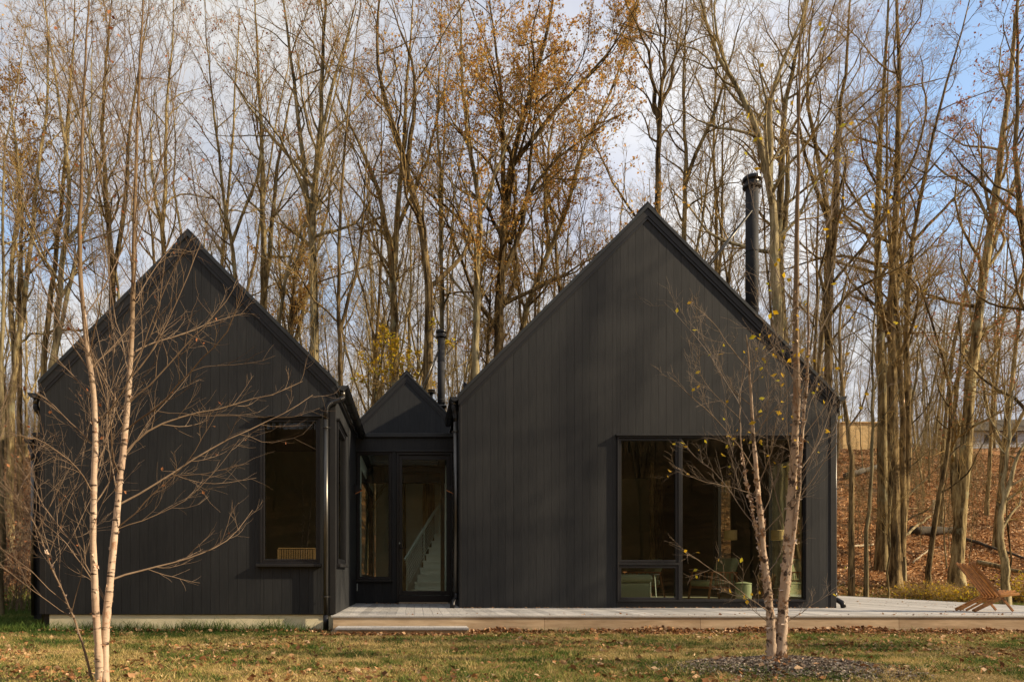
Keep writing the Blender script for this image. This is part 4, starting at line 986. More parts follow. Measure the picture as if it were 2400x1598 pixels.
hero('bare_tree', 'smooth grey S curved tree at the far right edge by the deck', 19.6, [
    [(2312, 1362), (2312, 1300), (2300, 1240), (2298, 1190), (2315, 1130), (2335, 1060), (2352, 1020), (2400, 960)], [(2306, 1180), (2305, 1100), (2322, 1010), (2325, 930), (2340, 860), (2352, 800)]], [19, 9],
    dict(THIN, t0=.35, l1=2.6), ('bark3', 'twig'), seed=32)
hero('bare_tree', 'tree with reddish brown leaf scraps at the top right corner', 21, [
    [(2420, 1300), (2400, 1000), (2380, 700), (2345, 500), (2330, 300), (2345, 100), (2340, -60)], [(2345, 500), (2250, 420), (2170, 330)]], [24, 9], BIG, ('bark2', 'twig'), 2500, .07, 'brownleaf', seed=33)
# left side
hero('bare_tree', 'smooth pale trunk at the extreme left edge', 14.5, [
    [(2, 1250), (4, 1000), (6, 800), (8, 600), (2, 420), (14, 280), (45, 200), (60, 60)]], [13], dict(THIN, t0=.55), ('bark3', 'twig'), seed=34)
hero('bare_tree', 'olive barked tree leaning right at the left edge, forking upward', 24, [
    [(22, 1060), (28, 900), (45, 760), (68, 600), (80, 480), (88, 380), (110, 260), (112, 100), (100, -60)], [(34, 850), (20, 700), (25, 560), (60, 440), (30, 300), (20, 150)]], [17, 14], BIG, ('bark', 'twig'), 1600, .08, 'oakleaf', seed=35)
hero('bare_tree', 'tan tree leaning right beside the left birch, behind the eave', 26, [
    [(95, 980), (100, 820), (122, 640), (140, 500), (150, 380), (158, 240), (170, 80), (175, -60)]], [16], MED, ('bark', 'twig'), seed=36)
hero('bare_tree', 'twin trunk tree just behind the left slope of the smaller gable', 24, [
    [(118, 960), (125, 800), (135, 690), (150, 560), (165, 420), (140, 260), (120, 120), (95, -20)], [(112, 900), (150, 700), (195, 520), (215, 400), (205, 250), (215, 80)]], [18, 12], BIG, ('bark3', 'twig'), seed=37)
hero('bare_tree', 'dense upright tree between the birch stems above the left slope', 25, [
    [(262, 800), (258, 640), (250, 500), (240, 380), (232, 240), (250, 100), (260, -50)], [(258, 640), (285, 520), (290, 400), (300, 260), (330, 120), (345, -30)]], [17, 12], BIG, ('bark2', 'twig'), seed=38)
hero('bare_tree', 'bare tree behind the very tip of the smaller gable', 27, [
    [(380, 760), (378, 600), (372, 480), (385, 380), (380, 260), (395, 130), (400, -30)], [(378, 560), (355, 450), (345, 330), (355, 200)]], [14, 10], dict(MED, t0=.2), ('bark', 'twig'), seed=39)
hero('bare_tree', 'open crowned tree rising right of the smaller gable tip', 24.5, [
    [(548, 760), (545, 640), (530, 540), (515, 470), (505, 380), (495, 280), (480, 150), (470, 0)], [(533, 560), (560, 480), (600, 400), (605, 300), (620, 200)]], [12, 8], dict(MED, t0=.2), ('bark', 'twig'), 500, .07, 'brownleaf', seed=40)
hero('bare_tree', 'dark slim tree above the downspout of the smaller gable', 21, [
    [(785, 900), (782, 780), (778, 640), (780, 500), (790, 380), (800, 240), (820, 100), (830, -40)], [(782, 760), (812, 660), (830, 560), (840, 430), (850, 300)]], [12, 9], dict(MED, t0=.2), ('bark2', 'twig'), seed=41)
hero('oak_tree', 'low russet leaved oak just behind the lower part of the smaller roof', 28, [
    [(668, 800), (672, 700), (680, 620), (700, 520)], [(670, 740), (700, 680), (740, 640)], [(672, 700), (640, 640), (620, 600)]], [9, 6, 6], dict(n1=2.0, t0=.1, l1=2.0, a1=50, n2=6, n3=5, n4=2, sides=6), ('bark2', 'twig'), 2600, .085, 'oakleaf', seed=44)
hero('oak_tree', 'small orange leaved oak low beside the left slope of the larger gable', 26, [
    [(1120, 840), (1125, 740), (1130, 640), (1150, 540)], [(1124, 760), (1160, 700), (1190, 640)], [(1126, 700), (1095, 640), (1080, 600)]], [9, 6, 6], dict(n1=2.0, t0=.1, l1=2.0, a1=50, n2=6, n3=5, n4=2, sides=6), ('bark2', 'twig'), 2600, .085, 'oakleaf', seed=45)
hero('oak_tree', 'amber leaved oak at the upper left edge of the wood', 25, [
    [(45, 700), (50, 520), (40, 400), (30, 300), (45, 200)], [(48, 480), (90, 420), (130, 370)]], [10, 6], dict(n1=1.8, t0=.3, l1=2.2, a1=48, n2=6, n3=5, n4=2, sides=6), ('bark2', 'twig'), 3200, .085, 'oakleaf', seed=46)
hero('maple_tree', 'small maple with bright yellow leaves behind the rear gable', 22.0, [
    [(930, 960), (925, 880), (905, 820), (880, 770)], [(930, 940), (960, 870), (985, 820), (1000, 760)], [(925, 900), (880, 880), (850, 870)]], [7, 6, 4],
    dict(n1=2.2, t0=.1, l1=1.2, a1=50, n2=5, n3=4, n4=0, sides=6), ('bark2', 'twig'), 1000, .095, 'yleaf', seed=42)
hero('bare_tree', 'straight grey tree just behind the slim flue pipe', 23.5, [
    [(1017, 900), (1018, 700), (1014, 520), (1012, 380), (1005, 220), (1015, 80), (1020, -60)]], [12], MED, ('bark3', 'twig'), 500, .08, 'oakleaf', seed=43)
# individually labelled fill trees behind (copies)
SPOTS = [('tall', 30, 640, 'between the pale lichened tree and the dark bending tree, deeper in the wood'), ('forked', 32, 860, 'deep in the wood above the entry recess'),
         ('tall', 31, 1010, 'deep in the wood directly above the rear gable tip'), ('forked', 33, 1240, 'farther back to the right of the big orange oak'),
         ('tall', 30, 1345, 'behind the middle of the larger roof\'s left slope'), ('slim', 25, 1435, 'slim one against bright cloud left of the larger ridge'),
         ('tall', 32, 1650, 'farther back between the ridge and the tall flue'), ('slim', 25, 1700, 'slim one directly left of the tall flue'),
         ('forked', 31, 1860, 'farther back right of the tall flue'), 
         ('tall', 34, 2160, 'on the upper slope beyond the stakes'),
         ('forked', 30, 2290, 'on the upper slope near the grey trailer'), 
         ('tall', 31, 330, 'deep in the wood between the stems of the left birch'), ('forked', 30, 460, 'farther back above the right slope of the smaller gable tip'),
         ('slim', 24, 430, 'slim one just behind the smaller ridge'), 
         
         ('slim', 26, 570, 'slim one above the middle of the smaller roof'), ('slim', 26, 840, 'slim one left of the many stemmed tree'),
         ('slim', 25, 1060, 'slim one between the slim flue and the slender oak'), ('tall', 29, 1520, 'farther back behind the larger ridge'),
         ('slim', 28, 1610, 'slim one farther back above the larger roof\'s right slope'), ('slim', 24, 1845, 'slim one beside the right birch'),
         ('tall', 29, 2060, 'farther back behind the biggest trunk cluster')]
r_ = np.random.default_rng(5)
for k, (kd, D, u, where) in enumerate(SPOTS):
    lead = 'bare tree ' if not where.startswith('slim one') else 'bare tree, '
    copy_tree(kd, k, xs(u*SCL, D), D, float(r_.random()*6.28), float(.9+.25*r_.random()), lead+where, 'bare trees deeper in the wood')
for (x, y, sc, w) in ((15.5, 6.9, .95, 'nearest'), (27.0, 4.3, 1.15, 'farthest'), (20.0, 9.6, 1.0, 'rearmost')):
    copy_tree('forked', int(x), x, y, x, sc, 'bare tree outside the picture to the right, the '+w+' of three beyond the deck', 'bare trees beyond the deck')
SAP = [(21.6, 2040, 'left of the biggest trunk cluster'), (24.0, 2330, 'behind the S curved tree at the right edge'), (27.0, 2180, 'by the stakes on the upper slope'),
       (22.5, 835, 'behind the gutter end above the recess'), (23.5, 1130, 'behind the foot of the larger left slope'), (21.0, 745, 'behind the lower roof slope of the smaller gable')]
for k, (D, u, where) in enumerate(SAP):
    copy_tree('sapling', k, xs(u*SCL, D), D, float(r_.random()*6.28), float(.8+.4*r_.random()), 'thin bare sapling '+where, 'saplings at the edge of the wood', 'bare_sapling')

# ---- far wood: one mass made of the same trees (geometry nodes)
far_col = bpy.data.collections.new('far_tree_kinds')
for kind in ('tall', 'forked', 'slim', 'sapling'):
    for (a, b) in PROTO[kind][:(2 if kind == 'slim' else 1)]:
        va = np.empty(len(a.vertices)*3, np.float32); a.vertices.foreach_get('co', va); vb = np.empty(len(b.vertices)*3, np.float32); b.vertices.foreach_get('co', vb)
        fa = np.empty(len(a.loops), np.int32); a.loops.foreach_get('vertex_index', fa); fb = np.empty(len(b.loops), np.int32); b.loops.foreach_get('vertex_index', fb)
        v, f = merge([(va.reshape(-1, 3), fa.reshape(-1, 4)), (vb.reshape(-1, 3), fb.reshape(-1, 4))])
        me = np_mesh('far_'+kind, v, f, True); me.materials.append(M['bark']); o = bpy.data.objects.new('far_'+kind, me); far_col.objects.link(o)
def scatter(name, pts, label, smin, smax, seed, coll):
    me = bpy.data.meshes.new(name); me.from_pydata([tuple(p) for p in pts], [], []); o = link(name, me, None, kind='stuff', label=label)
    ng = bpy.data.node_groups.new(name, 'GeometryNodeTree')
    ng.interface.new_socket('Geometry', in_out='INPUT', socket_type='NodeSocketGeometry'); ng.interface.new_socket('Geometry', in_out='OUTPUT', socket_type='NodeSocketGeometry')
    gi = ng.nodes.new('NodeGroupInput'); go = ng.nodes.new('NodeGroupOutput'); ip = ng.nodes.new('GeometryNodeInstanceOnPoints')
    ci = ng.nodes.new('GeometryNodeCollectionInfo'); ci.inputs['Collection'].default_value = coll
    ci.inputs['Separate Children'].default_value = True; ci.inputs['Reset Children'].default_value = True
    rv = ng.nodes.new('FunctionNodeRandomValue'); rv.data_type = 'FLOAT_VECTOR'; rv.inputs[0].default_value = (-.06, -.06, 0); rv.inputs[1].default_value = (.06, .06, 6.28); rv.inputs['Seed'].default_value = seed
    rs = ng.nodes.new('FunctionNodeRandomValue'); rs.data_type = 'FLOAT'; rs.inputs[2].default_value = smin; rs.inputs[3].default_value = smax; rs.inputs['Seed'].default_value = seed+1
    L = ng.links.new; L(gi.outputs[0], ip.inputs['Points']); L(ci.outputs[0], ip.inputs['Instance']); ip.inputs['Pick Instance'].default_value = True
    L(rv.outputs[0], ip.inputs['Rotation']); L(rs.outputs[1], ip.inputs['Scale']); L(ip.outputs[0], go.inputs[0])
    md = o.modifiers.new('scatter', 'NODES'); md.node_group = ng; return o
fp = []
rg = np.random.default_rng(21)
while len(fp) < 420:                                  # wood climbing the hill behind
    y = 34+58*rg.random()**1.2; x = (rg.random()*2400-200-U0)*y/F*1.25
    u_ = U0+x*F/y
    if u_ > 1880 and y < 46 and rg.random() < .45: continue
    if (1975 < u_ < 2060 or 2290 < u_ < 2400) and y < 66 and rg.random() < .75: continue
    if u_ < 560 and rg.random() < .45: continue
    fp.append((x, y, zg(x, y)-.2))
scatter('distant_woods', fp, 'dense bare wood covering the hill behind the house', .55, .95, 4, far_col)
sap_col = bpy.data.collections.new('undergrowth_kinds')
for o in list(far_col.objects):
    if 'sapling' in o.name: sap_col.objects.link(o)
up = []
while len(up) < 1300:
    y = 27+50*rg.random(); x = (rg.random()*2500-150-U0)*y/F
    u_ = U0+x*F/y
    if (1960 < u_ < 2075 or 2280 < u_ < 2400) and 38 < y < 66 and rg.random() < .7: continue
    if u_ > 1900 and y < 40 and rg.random() < .35: continue
    up.append((x, y, zg(x, y)-.15))
scatter('undergrowth', up, 'twiggy bare undergrowth between the trunks on the hill', .22, .6, 14, sap_col)
ub = []
while len(ub) < 600:
    a = rg.random()*math.pi; r = 18+34*rg.random(); x, y = 3+math.cos(a)*r*1.4, -math.sin(a)*r-4; ub.append((x, y, zg(x, y)-.1))
scatter('thicket_across_lawn', ub, 'twiggy thicket on the other side of the lawn, mirrored in the windows', .25, .7, 19, sap_col)
bp = []
while len(bp) < 420:                                  # wood across the lawn, seen only in the glass
    a = rg.random()*math.pi; r = 20+40*rg.random(); x, y = 3+math.cos(a)*r*1.3, -math.sin(a)*r
    if -.30 < math.atan2(y, x) < .0 and rg.random() < .9: continue
    bp.append((x, y, zg(x, y)-.2))
scatter('woods_across_lawn', bp, 'bare wood on the other side of the lawn, mirrored in the windows', .7, 1.0, 9, far_col)

# brush: thicket of thin stems on the slopes
def brush(name, label, spots, h, n, mat, seed, leaves=0, cat='bush', lm='brownleaf', group=None):
    global rng
    rng = np.random.default_rng(seed)
    x, y, rad = spots
    a = rng.random(n)*6.28; r = rad*np.sqrt(rng.random(n)); px_, py_ = x+r*np.cos(a), y+r*np.sin(a)
    K = 5; t = np.linspace(0, 1, K); dirs = rng.normal(size=(n, 2))*.45; hh = h*(.5+.6*rng.random(n))
    gz = ground_h(px_, py_); s = np.stack([px_[:, None]+dirs[:, :1]*hh[:, None]*t**1.5, py_[:, None]+dirs[:, 1:]*hh[:, None]*t**1.5, gz[:, None]-.05+hh[:, None]*t], -1)
    rd = .007*np.linspace(1, .4, K)[None]*np.ones((n, 1)); p2, r2, _ = spawn(s, rd, 6, .2, 1, hh*.45, 40, 4, .7, .05, .2, .5, .3, .003)
    p3, r3, _ = spawn(p2, r2, 2, .2, 1, .22, 40, 3, .8, .05, .2, .6, .3, .0025)
    v, f = merge([tubes(s, rd, 3), tubes(p2, r2, 3), tubes(p3, r3, 3)]); c = np.array([x, y, zg(x, y)])
    e = empty(name, c, label=label, cat=cat, group=group); link('stems', np_mesh('stems', v-c, f), M[mat], e)
    if leaves:
        lv = leaf_quads(p2, leaves, .07); link('leaves', np_mesh('leaves', lv[0]-c, lv[1], False, lv[2]), M[lm], e, kind='stuff')
BR = [((-9.6, 16.5, 1.0), 1.9, 100, 'dense reddish brown thicket at the left edge beyond the lawn', 500), ((-10.8, 19.0, 1.3), 2.4, 110, 'tangled brush behind the reddish thicket at the left edge', 300),
      ((-13.5, 26, 2.2), 3.0, 120, 'twiggy brush higher on the left slope', 200)]
for k, (sp_, h, n, lab, lv) in enumerate(BR): brush('thicket', lab, sp_, h, n, 'twigred', 60+k, lv)
YB = [(2395, 20.6, .8, 'yellow green weeds at the right edge beside the S curved tree', 900), (2215, 21.5, .5, 'low golden weeds just behind the cedar chair', 450), (2105, 22.6, .5, 'dry straw clump at the foot of the biggest trunk cluster', 250),
      (2160, 22.6, .5, 'yellowish seedling clump at the foot of the crooked dark tree', 300)]
for k, (u, D, h, lab, lv) in enumerate(YB): brush('weed_clump', lab, (xs(u*SCL, D), D, .55), h, 60, 'twig', 70+k, lv, 'weeds', 'yleaf')

# ---- logs, stakes, sheds on the slope
def log(name, p, q, r, mat, label, cat='log'):
    p, q = Vector(p), Vector(q); p.z = zg(p.x, p.y)+p.z; q.z = zg(q.x, q.y)+q.z
    n = 8; pts = [p.lerp(q, i/n)+Vector((random.uniform(-1, 1)*.03, random.uniform(-1, 1)*.03, random.uniform(-1, 1)*.03)) for i in range(n+1)]
    o = MB().tube([x-p for x in pts], [r*(1-.35*i/n)*random.uniform(.9, 1.1) for i in range(n+1)], 9).build(name, M[mat], None, smooth=True, label=label, cat=cat); o.location = p
log('fallen_log', (xs(2330*SCL, 21.5), 21.5, .12), (xs(2480*SCL, 21.2), 21.2, .15), .17, 'rotlog', 'dark rotten log at the right edge, level with the S curved trunk')
log('fallen_log', (xs(2100*SCL, 32.5), 32.5, .15), (xs(2205*SCL, 33), 33, .1), .25, 'rotlog', 'dark mossy log across the slope behind the biggest trunk cluster')
log('fallen_log', (xs(2215*SCL, 31.5), 31.5, .15), (xs(2370*SCL, 28), 28, .1), .07, 'rotlog', 'long fallen trunk lying right of the heavy leaning tree')
log('fallen_log', (xs(2250*SCL, 27.5), 27.5, .2), (xs(2390*SCL, 25.5), 25.5, .15), .10, 'bark3', 'pale fallen limb slanting down to the right edge')
log('fallen_branch', (xs(2070*SCL, 31), 31, .35), (xs(2140*SCL, 32), 32, 1.0), .06, 'bark3', 'bare fallen branch propped among the trunks', 'branch')
log('fallen_branch', (xs(-20, 24), 24, .3), (xs(75*SCL, 26), 26, .45), .09, 'paleroot', 'pale fallen trunk on the slope at the left edge', 'branch')
log('fallen_branch', (xs(1960*SCL, 30), 30, .12), (xs(2010*SCL, 30.6), 30.6, .1), .05, 'paleroot', 'short pale stick on the slope beside the outer downspout', 'branch')
log('fallen_branch', (xs(2100*SCL, 27.5), 27.5, .12), (xs(2150*SCL, 28.6), 28.6, .35), .035, 'paleroot', 'thin pale branch lying between the two big trunk clusters', 'branch')
log('fallen_log', (xs(2225*SCL, 24.0), 24.0, .08), (xs(2300*SCL, 23.4), 23.4, .08), .09, 'rotlog', 'short dark log left of the S curved trunk')
log('fallen_log', (xs(1945*SCL, 45), 45, .3), (xs(2020*SCL, 46), 46, .5), .2, 'stone', 'dark pile of wood just below the plywood shed')
log('fallen_branch', (xs(2010*SCL, 34), 34, .9), (xs(2110*SCL, 36), 36, .4), .06, 'bark2', 'dark broken bough leaning between trunks on the upper slope', 'branch')
for k, (u, v, D, w) in enumerate(((2147, 1140, 33, 'left'), (2158, 1135, 34, 'right'))):
    x = xs(u*SCL, D); o = MB().box(-.05, .05, -.05, .05, -.2, 1.5).build('stake', M['paleroot'], None, label='weathered post standing on the slope, '+w+' one of the pair', cat='post', group='posts on the slope'); o.location = (x, D, zg(x, D))
shD = 62.0; x0, x1 = xs(1938*SCL, shD), xs(2030*SCL, shD); zb = zs(1035*SCL, shD); zt = zs(972*SCL, shD)
shed = empty('plywood_shed', ((x0+x1)/2, shD, min(zb, zg((x0+x1)/2, shD))), label='pale plywood clad shed on the hill behind the outer gable corner', cat='shed')
sz = shed.location.z; hwid = (x1-x0)/2; np_ = 6
for k in range(np_):
    MB().box(-hwid+2*hwid*k/np_+.01, -hwid+2*hwid*(k+1)/np_-.01, 0, .04, -.5, zt-sz).build('panel', M['plywood'], shed)
MB().box(-hwid, hwid, .05, 3, -.5, zt-sz-.02).build('body', M['plywood'], shed)
MB().box(-hwid-.1, hwid+.1, -.1, 3.1, zt-sz, zt-sz+.08).build('roof', M['plywood'], shed)
tD = 66.0; x0, x1 = xs(2238*SCL, tD), xs(2440*SCL, tD); zb = zs(1040*SCL, tD); zt = zs(992*SCL, tD)
tr = empty('grey_trailer', ((x0+x1)/2, tD, zb), label='long low grey sided building on the hilltop at the right', cat='building')
hwid = (x1-x0)/2; hh_ = zt-zb
for k in range(5): MB().box(-hwid, hwid, .02*(k % 2), .1, hh_*k/5+.01, hh_*(k+1)/5-.01).build('siding_panel', M['greysiding'], tr)
MB().box(-hwid+.05, hwid-.05, .11, 4, -.8, hh_-.03).build('body', M['greysiding'], tr)
MB().prism([(-.4, hh_), (4.5, hh_), (2.0, hh_+1.5)], -hwid-.2, hwid+.2, 'x').build('roof', M['rotlog'], tr)
for k in range(4): MB().box(-hwid+1+k*2.0, -hwid+1.9+k*2.0, -.03, -.005, hh_*.45, hh_*.85).build('window', M['frame'], tr)

# ------------------------------------------------------------------ birches in front
def birch(name, label, D, stems_px, widths, branches, bmat, seed, leafn, lmat, lsz, twm='twigred', flakes=0, thin=(), bw=1.0, cap=.009, lean0=0.0, ptw=(9, 5), tip=.25, lab='birch', auto=(14, 1.6), lowtwig=.0017, depth=.5):
    global rng
    rng = np.random.default_rng(seed)
    u, v = stems_px[0][0]; b = P(u*SCL, v*SCL, D); foot = np.array([b.x, D, zg(b.x, D)])
    S, R = [], []
    for k, (pa, w) in enumerate(zip(stems_px, widths)):
        K = 30; s = px_path(pa, D, K, rng.normal()*.15 if k else lean0); s[0, 2] = min(s[0, 2], foot[2]-.05)
        s[2:-1, 0] += rng.normal(size=K-3)*.004
        r0 = w*SCL/2*D/F; r = r0*(1-(1-tip)*np.linspace(0, 1, K)); r[0] *= 1.25; S.append(s-foot); R.append(r)
    e = empty(name, foot, label=label, cat='tree')
    for k, (s, r) in enumerate(zip(S, R)):
        fs_ = resample(s, 120); rr = np.interp(np.linspace(0, 1, 120), np.linspace(0, 1, len(r)), r)*(1+.10*(vnoise(np.arange(120)*.35, np.full(120, seed+k))-.5)+.16*(vnoise(np.arange(120)*.9, np.full(120, 3.+k))-.5)*(np.arange(120) < 40))
        v_, f_ = tubes(fs_[None], rr[None], 16, .07 if not flakes else .22); link('stem', np_mesh('stem', v_, f_, True), M[twm] if k in thin else bmat, e)
    if flakes:
        P_, Sz = [], []
        for _ in range(flakes):
            k = int(rng.integers(0, len(S))); i = int(rng.integers(0, int(len(S[k])*.62))); a = rng.random()*6.28; f = rng.random()
            c = S[k][i]*(1-f)+S[k][min(i+1, len(S[k])-1)]*f; P_.append(c+np.array([math.cos(a), math.sin(a), 0])*R[k][i]*1.08)
        lv = leaf_at(np.array(P_), .042, 0); link('peeling_bark', np_mesh('peeling_bark', lv[0], lv[1], False, lv[2]), M['peel'], e, kind='stuff')
    # hand placed main branches
    bp_, br_, bl_ = [], [], []
    for (pa, w) in branches:
        s = px_path(pa, D, 12, rng.normal()*depth); s += np.r_[[[0, 0, 0]], np.cumsum(rng.normal(size=(11, 3))*.006, 0)]
        # join onto the nearest stem point
        q = s[0]-foot; best = min(((np.linalg.norm(st[:, [0, 2]]-q[[0, 2]], axis=1).min(), i) for i, st in enumerate(S)))[1]
        j = np.linalg.norm(S[best][:, [0, 2]]-q[[0, 2]], axis=1).argmin(); sh = S[best][j]-q; s = s-foot + sh*(1-np.linspace(0, 1, 12)[:, None])**1.2
        r = w*bw*SCL/2*D/F*np.linspace(1, .3, 12); bp_.append(s); br_.append(r); bl_.append(np.linalg.norm(np.diff(s, axis=0), axis=1).sum())
    B = np.array(bp_); BRr = np.array(br_); BL = np.array(bl_)
    # extra branches grown automatically on the stems
    for s, r in zip(S, R):
        a, b2, c = spawn(s[None], r[None], auto[0], .28, .98, auto[1], 42, 12, .32, .07, .10, .3, .45, .003)
        B = np.concatenate([B, a]); BRr = np.concatenate([BRr, np.minimum(b2, cap*(b2/b2[:, :1]))]); BL = np.concatenate([BL, c])
    p2, r2, l2 = spawn(B, BRr, ptw[0], .15, 1.0, BL*.30, 34, 7, .55, .06, .12, .4, .35, lowtwig*1.3)
    p3, r3, l3 = spawn(p2, r2, ptw[1], .15, 1.0, l2*.48, 34, 4, .7, .05, .14, .55, .35, lowtwig)
    v_, f_ = tubes(B, BRr, 7); link('branches', np_mesh('branches', v_, f_, True), M[twm], e)
    v_, f_ = merge([tubes(p2, r2, 4), tubes(p3, r3, 3)]); link('twigs', np_mesh('twigs', v_, f_), M[twm], e)
    lv = leaf_quads(p3, leafn, lsz, (.3, 1), .015); link('leaves', np_mesh('leaves', lv[0], lv[1], False, lv[2]), M[lmat], e, kind='stuff')
    return e, S, R, foot
LBst = [[(232, 1620), (226, 1500), (222, 1420), (214, 1300), (212, 1150), (222, 1010), (216, 900), (203, 810), (188, 700), (180, 600), (186, 460), (190, 300), (196, 140), (205, -40)],
        [(243, 1620), (240, 1500), (246, 1390), (264, 1240), (276, 1100), (288, 1000), (296, 870), (305, 760), (308, 600), (311, 440), (316, 280), (324, 120), (336, -60)],
        [(222, 1600), (205, 1530), (180, 1450), (150, 1375), (112, 1290), (88, 1220), (55, 1160), (0, 1095), (-50, 1050)]]
LBbr = [([(262, 1345), (300, 1330), (360, 1312), (430, 1290), (500, 1262), (545, 1235), (590, 1170)], 6), ([(275, 1180), (340, 1150), (430, 1075), (520, 1015), (600, 975), (660, 950), (715, 905)], 6),
        ([(285, 1050), (350, 990), (440, 950), (530, 935), (600, 915), (660, 900), (700, 880)], 6), ([(300, 830), (350, 800), (420, 775), (500, 740), (570, 710)], 5),
        ([(296, 900), (350, 830), (400, 740), (440, 650), (470, 570), (495, 490)], 5), ([(290, 960), (360, 900), (430, 820), (500, 740), (560, 650)], 5),
        ([(270, 1230), (330, 1180), (380, 1120), (430, 1090), (470, 1010), (500, 950)], 4), ([(250, 1370), (200, 1270), (140, 1200), (90, 1120), (40, 1050)], 5),
        ([(225, 1380), (180, 1290), (130, 1230), (70, 1170), (0, 1130)], 4), ([(218, 1130), (160, 1050), (90, 1010), (20, 1000)], 4), ([(222, 1010), (160, 960), (100, 900), (40, 880), (-10, 850)], 4),
        ([(210, 880), (150, 800), (100, 700), (50, 600), (10, 480)], 4), ([(200, 800), (150, 720), (80, 640), (10, 590)], 4), ([(186, 640), (130, 520), (80, 400), (30, 260)], 4),
        ([(183, 560), (240, 420), (280, 300), (290, 160), (285, 20)], 4), ([(188, 400), (150, 260), (110, 120), (90, -20)], 4), ([(309, 560), (350, 440), (390, 300), (420, 160), (440, 30)], 4),
        ([(311, 460), (270, 340), (240, 200), (225, 60)], 4), ([(316, 300), (350, 180), (385, 60), (400, -40)], 3), ([(286, 1010), (240, 900), (180, 780), (120, 700), (60, 640)], 3),
        ([(305, 700), (370, 600), (430, 520), (480, 430)], 3), ([(268, 1190), (360, 1165), (450, 1130), (520, 1060), (560, 1010)], 3)]
birch('birch_tree', 'white barked birch with two main stems in front of the smaller gable', 6.05, LBst, [18, 19, 6], LBbr, M['birch'], 81, 150, 'brownleaf', .035, ptw=(9, 5), tip=.16, auto=(20, 1.8), thin=(2,), bw=.8, cap=.0065, lowtwig=.0014, flakes=90, lean0=-.55)
RBst = [[(1775, 1540), (1776, 1460), (1768, 1380), (1758, 1290), (1748, 1180), (1738, 1080), (1730, 960), (1724, 860), (1716, 770)],
        [(1792, 1540), (1798, 1440), (1806, 1340), (1815, 1230), (1822, 1120), (1830, 1000), (1833, 860), (1830, 700), (1832, 520), (1836, 380), (1838, 220), (1840, 60)],
        [(1800, 1420), (1822, 1260), (1838, 1120), (1845, 980), (1858, 860), (1860, 740), (1858, 600), (1850, 460), (1845, 320)],
        [(1768, 1400), (1745, 1250), (1722, 1130), (1705, 1040), (1700, 940), (1712, 820)]]
RBbr = [([(1752, 1230), (1700, 1170), (1650, 1100), (1600, 1060), (1560, 1010)], 4), ([(1740, 1100), (1690, 1020), (1640, 950), (1580, 900), (1545, 860)], 4), ([(1732, 980), (1680, 890), (1620, 800), (1570, 740), (1530, 700)], 4),
        ([(1725, 860), (1670, 790), (1620, 720), (1575, 690)], 3), ([(1770, 1400), (1720, 1360), (1660, 1310), (1590, 1270)], 4), ([(1800, 1420), (1850, 1400), (1900, 1370), (1960, 1330)], 3),
        ([(1825, 1150), (1880, 1080), (1930, 1010), (1990, 940), (2060, 880)], 4), ([(1832, 1000), (1890, 930), (1950, 850), (2030, 770), (2100, 720)], 4), ([(1835, 860), (1880, 760), (1930, 660), (1960, 560)], 4),
        ([(1833, 700), (1780, 600), (1740, 500), (1720, 400)], 4), ([(1834, 560), (1880, 470), (1920, 370), (1940, 260)], 3), ([(1835, 400), (1790, 320), (1760, 240), (1740, 150)], 3), ([(1838, 300), (1870, 200), (1890, 100)], 3),
        ([(1815, 1240), (1780, 1120), (1760, 1000), (1770, 880), (1750, 760)], 4), ([(1845, 950), (1800, 820), (1760, 700), (1720, 620)], 3), ([(1775, 1440), (1735, 1410), (1700, 1370), (1650, 1350)], 3),
        ([(1840, 1080), (1890, 1010), (1920, 900), (1940, 800)], 3), ([(1742, 1140), (1670, 1110), (1600, 1100), (1540, 1060)], 3)]
birch('birch_tree', 'flaky barked river birch with sparse yellow leaves in front of the larger gable', 6.95, RBst, [21, 24, 11, 8], RBbr, M['rbirch'], 83, 210, 'yleaf', .048, ptw=(9, 6), tip=.10, auto=(8, 1.3), twm='twigpale', flakes=620, bw=.62, cap=.0045, lowtwig=.00115)

# ------------------------------------------------------------------ lawn grass, leaves, mulch
rng = np.random.default_rng(91)
def view_pts(n, y0, y1, pw=1.0):
    y = y0+(y1-y0)*rng.random(n)**pw; x = (-140+2680*rng.random(n)-U0)*y/F; return x, y
def blades(x, y, h, w, tint, lean=.5):
    n = len(x); z = ground_h(x, y)-.004; a = rng.random(n)*6.28; c, s = np.cos(a)*w/2, np.sin(a)*w/2
    d = rng.normal(size=(n, 2))*h[:, None]*lean; z1 = h*(.75+.25*rng.random(n))
    V = np.stack([np.stack([x-c, y-s, z], 1), np.stack([x+c, y+s, z], 1), np.stack([x+c*.7+d[:, 0]*.35, y+s*.7+d[:, 1]*.35, z+z1*.6], 1), np.stack([x-c*.7+d[:, 0]*.35, y-s*.7+d[:, 1]*.35, z+z1*.6], 1), np.stack([x+d[:, 0], y+d[:, 1], z+z1], 1)], 1).reshape(-1, 3)
    q = np.arange(n)[:, None]*5; T = np.concatenate([q+[0, 1, 2], q+[0, 2, 3], q+[3, 2, 4]]); return V, T, np.repeat(tint, 5)
x, y = view_pts(170000, 5.6, 11.1, .8)
m1 = (((x-3.45)/.95)**2+((y-6.75)/.60)**2) > .38+.62*rng.random(len(x)); keep = m1 & ~((x > DX0-.05) & (y > DY+.0)) & ~((x > s0) & (x < s1) & (y > sy)) & ~((x < LX1) & (x > LX0) & (y > LY+.02))
x, y = x[keep], y[keep]; g = fbm(x*.9, y*1.6); g2 = fbm(x*3+7, y*4)
patch = np.clip((g-.5)*4.2+.5, 0, 1)*.60+np.clip((g2-.5)*3+.5, 0, 1)*.35
dry = .09+.62*patch+.30*rng.random(len(x))
edge = np.exp(-np.abs(y-(LY-.05))/.22)*(x < LX1)
